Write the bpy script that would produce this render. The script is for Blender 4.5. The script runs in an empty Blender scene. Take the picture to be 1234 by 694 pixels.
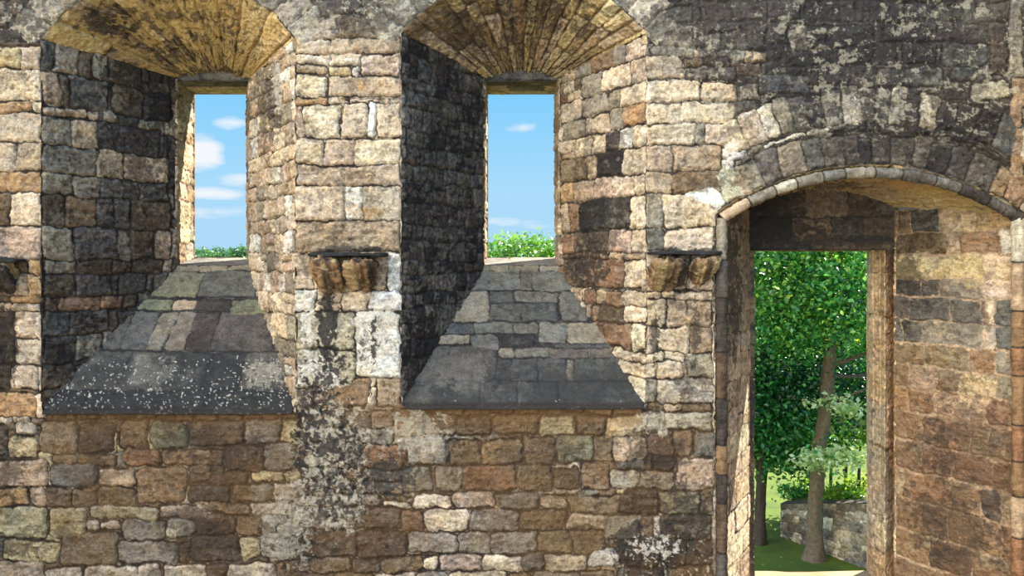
import bpy, math
import numpy as np

# ------------------------------------------------------------------ frame of reference
# fp units: 1/110 m on the wall's inner face (y = 0). The eye stands 8.1 m in front of it.
F, DPX, S, CAMZ, HX, HY = 891.0, 891.0, 110.0, 4.21, 617.0, 318.0
KB = 0.865                       # where the splayed reveals end
TD = DPX * (1 / KB - 1)          # depth of the splays (139 fp)
TOUT = 222.0                     # full wall thickness (fp)
rng = np.random.default_rng(7)
scn = bpy.context.scene
col0 = scn.collection


def W(x, d, t):
    """fp (x, depth, image-like height t) -> world metres"""
    return np.stack([(np.asarray(x, float) - HX) / S, np.asarray(d, float) / S, CAMZ + (HY - np.asarray(t, float)) / S], -1)


def fpx(px, k):
    return HX + (px - HX) / k


# ------------------------------------------------------------------ noise
def _hash(ix, iy, seed):
    h = (ix.astype(np.int64) * 374761393 + iy.astype(np.int64) * 668265263 + seed * 974634777) & 0xFFFFFFFF
    h = ((h ^ (h >> 13)) * 1274126177) & 0xFFFFFFFF
    h = ((h ^ (h >> 16)) * 2246822519) & 0xFFFFFFFF
    return ((h ^ (h >> 15)) & 0xFFFFFF) / float(0xFFFFFF)


def vn(x, y, seed=0):
    x = np.asarray(x, float); y = np.asarray(y, float)
    ix = np.floor(x); iy = np.floor(y)
    fx = x - ix; fy = y - iy
    fx = fx * fx * fx * (fx * (fx * 6 - 15) + 10); fy = fy * fy * fy * (fy * (fy * 6 - 15) + 10)
    a = _hash(ix, iy, seed); b = _hash(ix + 1, iy, seed); c = _hash(ix, iy + 1, seed); d = _hash(ix + 1, iy + 1, seed)
    return (a * (1 - fx) + b * fx) * (1 - fy) + (c * (1 - fx) + d * fx) * fy


def fbm(x, y, o=4, seed=0):
    s = 0; a = .5; t = 0
    x = np.asarray(x, float); y = np.asarray(y, float)
    for i in range(o):
        s = s + a * vn(x, y, seed + i * 17); t += a; a *= .55
        x, y = x * 1.93 + y * .42 + 13.7, y * 1.93 - x * .42 + 5.1
    return s / t


def sstep(a, b, x):
    t = np.clip((x - a) / (b - a), 0, 1)
    return t * t * (3 - 2 * t)


def lin(r, g, b):
    c = np.array([r, g, b], float) / 255
    return np.where(c <= .04045, c / 12.92, ((c + .055) / 1.055) ** 2.4)


# ------------------------------------------------------------------ stone palette
PAL = {k: lin(*v) for k, v in dict(
    z=(108, 80, 48), c=(200, 180, 150), w=(206, 198, 180), t=(172, 147, 117), o=(182, 142, 90), b=(124, 100, 72), d=(90, 74, 58),
    k=(46, 43, 41), g=(136, 127, 109), s=(78, 77, 72), r=(136, 100, 72), y=(184, 164, 116), p=(186, 161, 136),
    e=(88, 82, 74), G=(122, 120, 94), Y=(166, 156, 116), m=(48, 40, 33), j=(210, 168, 124), n=(54, 48, 42), v=(178, 152, 94),
    L=(180, 170, 146), q=(53, 52, 50), x=(106, 102, 92), h=(70, 63, 57), a=(134, 106, 75)).items()}


# ------------------------------------------------------------------ masonry fields on a regular (s, t) grid
class Masonry:
    def __init__(self, s0, s1, t0, t1, step, seed=1, warp=1.0):
        self.ns = max(3, int(round((s1 - s0) / step)) + 1); self.nt = max(3, int(round((t1 - t0) / step)) + 1)
        self.s = np.linspace(s0, s1, self.ns); self.t = np.linspace(t0, t1, self.nt)
        self.SS, self.TT = np.meshgrid(self.s, self.t)
        self.ds = self.s[1] - self.s[0]; self.dt = self.t[1] - self.t[0]
        self.seed = seed; self.rng = np.random.default_rng(seed)
        wx = (vn(self.SS / 22, self.TT / 22, seed) - .5) * 5 + (vn(self.SS / 7, self.TT / 7, seed + 1) - .5) * 2.6 + (vn(self.SS / 2.7, self.TT / 2.7, seed + 61) - .5) * 1.5
        wy = (vn(self.SS / 26, self.TT / 26, seed + 2) - .5) * 5 + (vn(self.SS / 7, self.TT / 7, seed + 3) - .5) * 2.6 + (vn(self.SS / 2.7, self.TT / 2.7, seed + 62) - .5) * 1.5
        self.WS = self.SS + wx * warp; self.WT = self.TT + wy * warp
        self.dist = np.full(self.SS.shape, -99.); self.sid = np.full(self.SS.shape, -1, int)
        self.cols = []; self.off = []; self.rough = []; self.done = None

    def _stone(self, code, rough=1.0):
        c = PAL[code].copy()
        v = self.rng.normal(0, .09); hue = self.rng.normal(0, .016, 3)
        c = c * .72 + c.mean() * np.array([1.28, 1.0, .66]) * .28 if code not in 'skqxhewLG' else c
        self.cols.append(np.clip(c * (1 + v) * (1 + hue), .004, .9)); self.off.append(self.rng.uniform(-1, 1)); self.rough.append(rough)
        return len(self.cols) - 1

    def _put(self, sl, d, i):
        D = self.dist[sl]; I = self.sid[sl]
        if self.done is not None:
            d = np.minimum(d, -self.done[sl] - 2.0)
        m = d > D
        D[m] = d[m]
        mm = m & (d > -3)
        I[mm] = i

    def rect(self, s0, t0, s1, t1, code, gap=.55, rnd=None, rough=1.0, skew=None):
        a = np.searchsorted(self.s, min(s0, s1) - 14); b = np.searchsorted(self.s, max(s0, s1) + 14)
        c = np.searchsorted(self.t, t0 - 14); d = np.searchsorted(self.t, t1 + 14)
        if a >= b or c >= d:
            return
        if b <= 0 or d <= 0:
            return
        i = self._stone(code, rough)
        sl = (slice(c, d), slice(a, b))
        hx = max((s1 - s0) / 2 - gap, .8); hy = max((t1 - t0) / 2 - gap, .8)
        x = self.WS[sl] - (s0 + s1) / 2; y = self.WT[sl] - (t0 + t1) / 2
        an = self.rng.normal(0, .018); sk = self.rng.normal(0, .035) if skew is None else skew
        x, y = x + an * y + sk * y, y - an * x
        r = min(rnd if rnd is not None else self.rng.uniform(1.4, 4.5) * (1.5 if gap > .7 else 1), hx * .8, hy * .8)
        qx = np.abs(x) - hx + r; qy = np.abs(y) - hy + r
        sd = np.hypot(np.maximum(qx, 0), np.maximum(qy, 0)) + np.minimum(np.maximum(qx, qy), 0) - r
        self._put(sl, -sd, i)

    def row(self, t0, t1, spec, conv=None, **kw):
        """spec: 'x0 code x1 code x2 ...'; '.' leaves a hole"""
        it = spec.split()
        for j in range(0, len(it) - 2, 2):
            a, code, b = float(it[j]), it[j + 1], float(it[j + 2])
            if code == '.':
                continue
            if conv:
                a, b = conv(a), conv(b)
                if a > b:
                    a, b = b, a
            self.rect(a, t0, b, t1, code, **kw)

    def ring(self, cx, cy, r0, r1, angs, codes, gap=.6, rough=1.0):
        aa = np.radians(np.linspace(angs[0], angs[-1], 60)); px = np.concatenate([cx + r0 * np.sin(aa), cx + r1 * np.sin(aa)]); py = np.concatenate([cy - r0 * np.cos(aa), cy - r1 * np.cos(aa)])
        a, b = np.searchsorted(self.s, [px.min() - 14, px.max() + 14]); c, d = np.searchsorted(self.t, [py.min() - 14, py.max() + 14])
        if a >= b or c >= d:
            return
        sl = (slice(c, d), slice(a, b))
        dx = self.WS[sl] - cx; dy = cy - self.WT[sl]
        r = np.hypot(dx, dy); th = np.degrees(np.arctan2(dx, dy))
        for j in range(len(angs) - 1):
            a0, a1 = angs[j], angs[j + 1]
            i = self._stone(codes[j % len(codes)], rough)
            rm = (r0 + r1) / 2
            rr0 = r0 + self.rng.uniform(0, 2); rr1 = r1 + self.rng.uniform(-5, 3)
            dd = (th - (a0 + a1) / 2 + 180) % 360 - 180
            x = np.radians(dd) * rm; y = r - (rr0 + rr1) / 2
            hx = max(np.radians(a1 - a0) * rm / 2 - gap, .8); hy = (rr1 - rr0) / 2 - gap
            q = min(3.0, hx * .7)
            qx = np.abs(x) * (r / rm) - hx * (r / rm) + q; qy = np.abs(y) - hy + q
            sd = np.hypot(np.maximum(qx, 0), np.maximum(qy, 0)) + np.minimum(np.maximum(qx, qy), 0) - q
            self._put(sl, -sd, i)

    def fill(self, pick, h=(18, 34), w=(22, 60), **kw):
        """coursed rubble wherever nothing has been laid yet"""
        self.done = self.dist.copy()
        t = self.t[0] - 10
        while t < self.t[-1] + 10:
            hh = self.rng.uniform(*h); s = self.s[0] - self.rng.uniform(0, w[1])
            while s < self.s[-1] + 5:
                ww = self.rng.uniform(*w)
                k = self.rng.random()
                if k < .12 and hh > 22:
                    q = self.rng.uniform(.35, .65)
                    self.rect(s, t, s + ww, t + hh * q, pick(s + ww / 2, t, self.rng), **kw)
                    self.rect(s, t + hh * q, s + ww, t + hh, pick(s + ww / 2, t, self.rng), **kw)
                else:
                    self.rect(s, t, s + ww, t + hh, pick(s + ww / 2, t + hh / 2, self.rng), **kw)
                s += ww
            t += hh
        self.done = None

    def fields(self, recess=2.4, edge=3.2, mortar='m', rough=1.0, strata=(34, 5), offs=.9, var=1.0, flecks=(.26, .42)):
        s, t, sd = self.SS, self.TT, self.seed
        cols = np.array(self.cols + [PAL[mortar]]); off = np.array(self.off + [0.]); rg = np.array(self.rough + [1.])
        # joints open and close along their length
        self.dist = self.dist + (fbm(s / 12, t / 12, 3, sd + 41) - .45) * 2.2
        ins = sstep(-.45, .55, self.dist)
        c = cols[self.sid]
        n1 = fbm(s / 26, t / 20, 4, sd + 5); n2 = fbm(s / 4.4, t / 3.6, 3, sd + 6); n3 = vn(s / 1.7, t / 1.6, sd + 66)
        st = fbm(s / strata[0] + self.sid * 3.7, t / strata[1] + self.sid * 1.3, 3, sd + 7)
        lum = 1 + .82 * var * ((n1 - .5) * .9 + (n2 - .5) * 1.05 + (st - .5) * .7 + (n3 - .5) * .6)
        warm = (fbm(s / 17 + 40, t / 15, 3, sd + 8) - .5) * .5 * var
        c = c * lum[..., None] * np.stack([1 + warm * .35, 1 + 0 * warm, 1 - warm * .7], -1)
        # dark weathered pits
        pit = sstep(.58, .72, fbm(s / 9, t / 7, 4, sd + 9))
        c = c * (1 - .4 * var * pit)[..., None]
        mc = PAL[mortar] * (1 + (n2 - .5) * 1.1 + (n1 - .5) * .6)[..., None]
        C = mc * (1 - ins)[..., None] + c * ins[..., None]
        # lichen and soot flecks that run across stones and joints alike
        big = fbm(s / 70 + 3, t / 55, 3, sd + 43)
        fl = sstep(.57, .63, fbm(s / 8, t / 6, 5, sd + 44) + (big - .5) * .5) * flecks[0]
        fl = fl * (.25 + .75 * ins)
        C = C * (1 - fl)[..., None] + (C * .35 + PAL['L'] * .65) * fl[..., None]
        fd = sstep(.57, .64, fbm(s / 10 + 31, t / 6.5, 5, sd + 45) - (big - .5) * .5) * flecks[1]
        C = C * (1 - fd)[..., None] + (C * .25 + PAL['n'] * .6) * fd[..., None]
        self.C = np.clip(C, .003, .95)
        self.ins = ins
        prof = sstep(-1.2, edge, self.dist)
        self.H = -recess * (1 - prof) + offs * off[self.sid] * prof + rough * rg[self.sid] * ((n2 - .5) * 3.0 + (n1 - .5) * 2.4 + (st - .5) * 1.6 + (n3 - .5) * .5) * (.35 + .65 * prof) - 1.2
        self.H -= 1.2 * rough * pit

    def stain(self, x, y, rx, ry, code, k=.8, sc=10, soft=.06, sq=False, aniso=1.0, bias=0.0):
        s, t = self.SS, self.TT
        ux = (s - x) / rx; uy = (t - y) / ry
        m = np.clip(1 - (np.maximum(np.abs(ux), np.abs(uy)) ** 3 if sq else (ux * ux + uy * uy)), 0, 1)
        q = sc * .75
        s, t = s + (vn(s / q + 5, t / q, 701) - .5) * sc * 1.1 + (vn(s / 2.3, t / 2.3, 703) - .5) * 2.2, t + (vn(s / q, t / q + 9, 702) - .5) * sc * 1.1 + (vn(s / 2.3, t / 2.3, 704) - .5) * 2.2
        n = fbm((s + t * .35) / sc, (t - s * .35) / (sc * aniso), 5, self.seed + int(x * 3 + y) % 997)
        n = np.clip((n - .5) * 1.7 + .5, 0, 1)
        cov = sstep(.5 - soft, .5 + soft, n + (m - .62) * .9 + bias) * k * (m > 0)
        cc = PAL[code] * (1 + (fbm(s / 4, t / 4, 2, self.seed + 77) - .5) * .8)[..., None]
        self.C = self.C * (1 - cov)[..., None] + cc * cov[..., None]
        self.H = self.H + cov * (.5 if code in 'wL' else 0)

    def wash(self, mask, code, k):
        """even grime or bleaching with its own patchy outline"""
        self.C = self.C * (1 - (k * mask))[..., None] + PAL[code] * (k * mask)[..., None]

    def spots(self, mask, code='w', thr=.70, sc=3.2, k=.9):
        n = vn(self.SS / sc, self.TT / sc, self.seed + 31) * .75 + vn(self.SS / sc * 2.1, self.TT / sc * 2.1, self.seed + 32) * .25
        cov = sstep(thr, thr + .08, n * (.55 + .45 * mask)) * k * (mask > .02)
        self.C = self.C * (1 - cov)[..., None] + PAL[code] * cov[..., None]


# ------------------------------------------------------------------ materials
def new_mat(name):
    m = bpy.data.materials.new(name); m.use_nodes = True
    nt = m.node_tree; nt.nodes.clear()
    out = nt.nodes.new('ShaderNodeOutputMaterial'); b = nt.nodes.new('ShaderNodeBsdfPrincipled')
    nt.links.new(b.outputs[0], out.inputs[0])
    return m, nt, b, out


def mat_stone(name='weathered_sandstone', scale=75, amt=.40, bump=.28, rough=.92):
    m, nt, b, out = new_mat(name)
    L = nt.links.new
    at = nt.nodes.new('ShaderNodeAttribute'); at.attribute_name = 'Col'
    tc = nt.nodes.new('ShaderNodeTexCoord')
    no = nt.nodes.new('ShaderNodeTexNoise'); no.inputs['Scale'].default_value = scale; no.inputs['Detail'].default_value = 5; no.inputs['Roughness'].default_value = .65
    L(tc.outputs['Object'], no.inputs['Vector'])
    mr = nt.nodes.new('ShaderNodeMapRange'); mr.inputs[1].default_value = .3; mr.inputs[2].default_value = .7; mr.inputs[3].default_value = 1 - amt; mr.inputs[4].default_value = 1 + amt
    L(no.outputs[0], mr.inputs[0])
    mx = nt.nodes.new('ShaderNodeVectorMath'); mx.operation = 'SCALE'
    L(at.outputs['Color'], mx.inputs[0]); L(mr.outputs[0], mx.inputs['Scale'])
    L(mx.outputs[0], b.inputs['Base Color'])
    b.inputs['Roughness'].default_value = rough; b.inputs['Specular IOR Level'].default_value = .25
    bp = nt.nodes.new('ShaderNodeBump'); bp.inputs['Strength'].default_value = bump; bp.inputs['Distance'].default_value = .02
    L(no.outputs[0], bp.inputs['Height']); L(bp.outputs[0], b.inputs['Normal'])
    return m


def mat_leaf(name='leaf'):
    m, nt, b, out = new_mat(name)
    L = nt.links.new
    at = nt.nodes.new('ShaderNodeAttribute'); at.attribute_name = 'Col'
    L(at.outputs['Color'], b.inputs['Base Color']); b.inputs['Roughness'].default_value = .3; b.inputs['Specular IOR Level'].default_value = .8
    tr = nt.nodes.new('ShaderNodeBsdfTranslucent')
    mu = nt.nodes.new('ShaderNodeVectorMath'); mu.operation = 'MULTIPLY'; mu.inputs[1].default_value = (1.5, 1.35, .5)
    L(at.outputs['Color'], mu.inputs[0]); L(mu.outputs[0], tr.inputs['Color'])
    mx = nt.nodes.new('ShaderNodeMixShader'); mx.inputs[0].default_value = .42
    L(b.outputs[0], mx.inputs[1]); L(tr.outputs[0], mx.inputs[2]); L(mx.outputs[0], out.inputs[0])
    return m


def mat_noise(name, c1, c2, scale, rough=.95, detail=6, bump=.2):
    m, nt, b, out = new_mat(name)
    L = nt.links.new
    tc = nt.nodes.new('ShaderNodeTexCoord'); no = nt.nodes.new('ShaderNodeTexNoise')
    no.inputs['Scale'].default_value = scale; no.inputs['Detail'].default_value = detail; L(tc.outputs['Object'], no.inputs['Vector'])
    cr = nt.nodes.new('ShaderNodeValToRGB'); cr.color_ramp.elements[0].position = .32; cr.color_ramp.elements[1].position = .68
    cr.color_ramp.elements[0].color = (*c1, 1); cr.color_ramp.elements[1].color = (*c2, 1)
    L(no.outputs[0], cr.inputs[0]); L(cr.outputs[0], b.inputs['Base Color']); b.inputs['Roughness'].default_value = rough
    bp = nt.nodes.new('ShaderNodeBump'); bp.inputs['Strength'].default_value = bump; L(no.outputs[0], bp.inputs['Height']); L(bp.outputs[0], b.inputs['Normal'])
    return m


M_STONE = mat_stone()
M_BARK = mat_stone('bark', 14, .35, .5)
M_LEAF = mat_leaf()
M_LAWN = mat_noise('lawn_grass', tuple(lin(56, 76, 10)), tuple(lin(82, 100, 14)), 1.3)
M_FLOOR = mat_noise('pale_gravel', tuple(lin(128, 108, 78)), tuple(lin(150, 130, 100)), 3.0)
M_HILL = mat_noise('far_hill', tuple(lin(96, 140, 150)), tuple(lin(110, 156, 160)), .01)


# ------------------------------------------------------------------ mesh building
def link(o, parent=None):
    col0.objects.link(o)
    if parent is not None:
        o.parent = parent
        o.matrix_parent_inverse = parent.matrix_world.inverted()
    return o


def mesh_arrays(name, V, Q, C, mat, parent=None, smooth=True):
    me = bpy.data.meshes.new(name)
    V = np.asarray(V, np.float32); Q = np.asarray(Q, np.int32)
    k = Q.shape[1]
    me.vertices.add(len(V)); me.vertices.foreach_set('co', V.ravel())
    me.loops.add(Q.size); me.loops.foreach_set('vertex_index', Q.ravel())
    me.polygons.add(len(Q)); me.polygons.foreach_set('loop_start', np.arange(0, Q.size, k, dtype=np.int32))
    me.update(calc_edges=True)
    if smooth:
        me.polygons.foreach_set('use_smooth', np.ones(len(Q), bool))
    if C is not None:
        a = me.color_attributes.new('Col', 'FLOAT_COLOR', 'POINT')
        rgba = np.ones((len(V), 4), np.float32); rgba[:, :3] = C
        a.data.foreach_set('color', rgba.ravel())
    me.materials.append(mat); me.validate(); me.update()
    if parent is not None and parent.type == 'EMPTY':
        pass
    return link(bpy.data.objects.new(name, me), parent)


def grid_mesh(name, P, C, mat, cell=None, parent=None):
    nt, ns = P.shape[:2]
    idx = np.arange(nt * ns).reshape(nt, ns)
    Q = np.stack([idx[:-1, :-1], idx[:-1, 1:], idx[1:, 1:], idx[1:, :-1]], -1)
    if cell is not None:
        Q = Q[cell]
    Q = Q.reshape(-1, 4)
    used, inv = np.unique(Q, return_inverse=True)
    return mesh_arrays(name, P.reshape(-1, 3)[used], inv.reshape(-1, 4), C.reshape(-1, 3)[used], mat, parent)


def empty(name, loc, label=None, cat=None, group=None, kind=None):
    o = bpy.data.objects.new(name, None); o.location = loc; o.empty_display_size = .2
    col0.objects.link(o); bpy.context.view_layer.update()
    tag(o, label, cat, group, kind)
    return o


def tag(o, label=None, cat=None, group=None, kind=None):
    if label: o['label'] = label
    if cat: o['category'] = cat
    if group: o['group'] = group
    if kind: o['kind'] = kind
    return o


def tube(pts, rad, n=14, wob=.12, seed=0, cap=True):
    """tapering tube along a polyline; returns V, Q"""
    pts = np.asarray(pts, float); rad = np.asarray(rad, float)
    m = len(pts); tan = np.gradient(pts, axis=0); tan /= np.linalg.norm(tan, axis=1)[:, None]
    ref = np.array([1., 0, 0]) if abs(tan[0, 0]) < .8 else np.array([0, 1., 0])
    V = []
    for i in range(m):
        b = np.cross(tan[i], ref); b /= np.linalg.norm(b); a = np.cross(b, tan[i])
        th = np.linspace(0, 2 * np.pi, n, endpoint=False)
        r = rad[i] * (1 + wob * 2 * (vn(np.cos(th) * 2 + seed * 3.1 + 9, np.sin(th) * 2 + i * .7 + 9, seed) - .5))
        V.append(pts[i] + np.outer(r * np.cos(th), a) + np.outer(r * np.sin(th), b))
    V = np.concatenate(V)
    Q = [[i * n + j, i * n + (j + 1) % n, (i + 1) * n + (j + 1) % n, (i + 1) * n + j] for i in range(m - 1) for j in range(n)]
    if cap:
        for i0 in (0, (m - 1) * n):
            c = len(V); V = np.vstack([V, V[i0:i0 + n].mean(0)])
            Q += [[i0 + j, i0 + (j + 1) % n, c, c] for j in range(n)]
    return V, np.array(Q)


def polys(name, V, faces, C, mat, parent=None, smooth=True):
    me = bpy.data.meshes.new(name); me.from_pydata([tuple(v) for v in V], [], [tuple(dict.fromkeys(f)) for f in faces])
    if C is not None:
        a = me.color_attributes.new('Col', 'FLOAT_COLOR', 'POINT'); rgba = np.ones((len(V), 4), np.float32); rgba[:, :3] = C
        a.data.foreach_set('color', rgba.ravel())
    for p in me.polygons: p.use_smooth = smooth
    me.materials.append(mat); me.update()
    return link(bpy.data.objects.new(name, me), parent)


def rock(name, c, half, n=26, power=5, amp=.12, seed=0, base='b', stains=(), parent=None, sc=.12, squash=None):
    """a worn block: super-ellipsoid with broken, noisy faces. c, half in metres"""
    u = np.linspace(-1, 1, n)
    V = []; Q = []; idx = {}
    faces = []
    for ax in range(3):
        for sg in (-1, 1):
            a, b = np.meshgrid(u, u)
            p = np.zeros((n, n, 3)); p[..., ax] = sg; p[..., (ax + 1) % 3] = a * sg; p[..., (ax + 2) % 3] = b
            faces.append(p)
    for p in faces:
        ids = np.zeros((n, n), int)
        for i in range(n):
            for j in range(n):
                key = tuple(np.round(p[i, j], 5))
                if key not in idx:
                    idx[key] = len(V); V.append(p[i, j])
                ids[i, j] = idx[key]
        Q.append(np.stack([ids[:-1, :-1], ids[:-1, 1:], ids[1:, 1:], ids[1:, :-1]], -1).reshape(-1, 4))
    V = np.array(V); Q = np.concatenate(Q)
    nn = (np.abs(V) ** power).sum(1) ** (1 / power)
    P = V / nn[:, None]
    h = np.array(half)
    w = P * h
    if squash is not None:
        w = squash(P, w)
    d = P / np.linalg.norm(P, axis=1)[:, None]
    nz = fbm(w[:, 0] / sc + seed * 3.3, w[:, 2] / sc + w[:, 1] / sc * .8, 4, seed) - .5
    nz2 = fbm(w[:, 0] / sc * 3 + 7, (w[:, 2] - w[:, 1]) / sc * 3, 3, seed + 3) - .5
    w = w + d * ((nz * 2 + nz2 * .6) * amp)[:, None]
    C = PAL[base] * (1 + nz * 1.6 + nz2 * 1.2)[:, None]
    for code, k, s2, th in stains:
        cov = sstep(th - .06, th + .06, fbm(w[:, 0] / s2 + 3, w[:, 2] / s2 + w[:, 1] / s2 + 1, 4, seed + 11 + ord(code)))[:, None] * k
        C = C * (1 - cov) + PAL[code] * cov
    return mesh_arrays(name, w + np.array(c), Q, np.clip(C, .003, .9), M_STONE, parent)


# ------------------------------------------------------------------ openings of the wall
class Niche:
    def __init__(s, xl, xr, R, yc, xlb, xrb, sprb, riseb, bottom, spr):
        s.xl, s.xr, s.R, s.yc, s.xlb, s.xrb, s.sprb, s.riseb, s.bottom, s.spr = xl, xr, R, yc, xlb, xrb, sprb, riseb, bottom, spr
        s.cx = (xl + xr) / 2; s.hw = (xr - xl) / 2
        s.spr = yc - math.sqrt(R * R - s.hw * s.hw)

    def sdf(s, x, t):
        dx = x - s.cx
        side = np.abs(dx) - s.hw
        r = np.hypot(dx, t - s.yc); arc = np.where(t < s.spr + 1e-6, r - s.R, -1e3)
        o = np.maximum(side, arc); useside = side >= arc
        gx = np.where(useside, np.sign(dx), dx / np.maximum(r, 1e-6)); gy = np.where(useside, 0, (t - s.yc) / np.maximum(r, 1e-6))
        below = t - s.bottom - 4
        o2 = np.where(t > s.bottom + 1, np.maximum(o, below), o)
        return o2, gx, gy


W1 = Niche(50, 354, 187, 157, fpx(214, KB), fpx(299, KB), HY - 256, 9, 492, 45)
W2 = Niche(485, 777, 187, 157, fpx(585, KB), fpx(672, KB), HY - 257, 10, 486, 45)
DR = Niche(863, 1236, 327, 528, fpx(905, KB), fpx(1077, KB), HY - 78, 24, 2000, 259)
NICHES = [W1, W2, DR]


def edge_c(x, t):
    return .8 + 3.2 * np.clip(vn(x / 9 + 50, t / 9 + 50, 91) - .25, 0, 1) + 2.2 * sstep(.66, .8, vn(x / 15 + 9, t / 15 + 9, 92))


FLOOR_T = HY + CAMZ * S    # 781
FINE = .92

# ------------------------------------------------------------------ 1. the wall's inner face
fm = Masonry(-64, 1252, -80, 792, FINE, seed=3)
R_ = fm.row
# door arch: big voussoirs, thin course, relieving arch
a1 = [-37.5, -31.5, -26.5, -22.5, -18, -13.2, -9.2, -5, -2.0, .6, 4.2, 8.5, 12.2, 16, 20.5, 25.5, 29.2, 33.5, 38]
fm.ring(1049.5, 528, 329, 369, a1, list('wLgegeehkheekheaag'), rough=.7)
a2 = [-26.5, -22.5, -18.8, -16.4, -13.6, -10.8, -7.8, -4.7, -1.5, .8, 3.6, 5.6, 8.6, 11.8, 15.2, 18.8, 22.6, 26.6, 30.4, 34]
fm.ring(1049.5, 528, 380, 424, a2, list('ccLgekxLexLhLkkksLLg'), rough=.8)
fm.ring(1049.5, 528, 371.5, 379.5, [-27, -23.5, -20.4, -12, -7.6, -3, 2, 7, 12, 20, 27, 34], list('wgwLhkhkkhhb'), gap=.7)
# window arches
for n, codes in ((W1, 'LLgegLgxeggg'), (W2, 'LLgegegexgeg')):
    aa = [-58, -49, -41, -33.5, -25, -17, -8, 0, 9, 17, 25, 33.5, 41, 49, 58]
    fm.ring(n.cx, n.yc, n.R + 1.5, n.R + 46, aa, list(codes))
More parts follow.
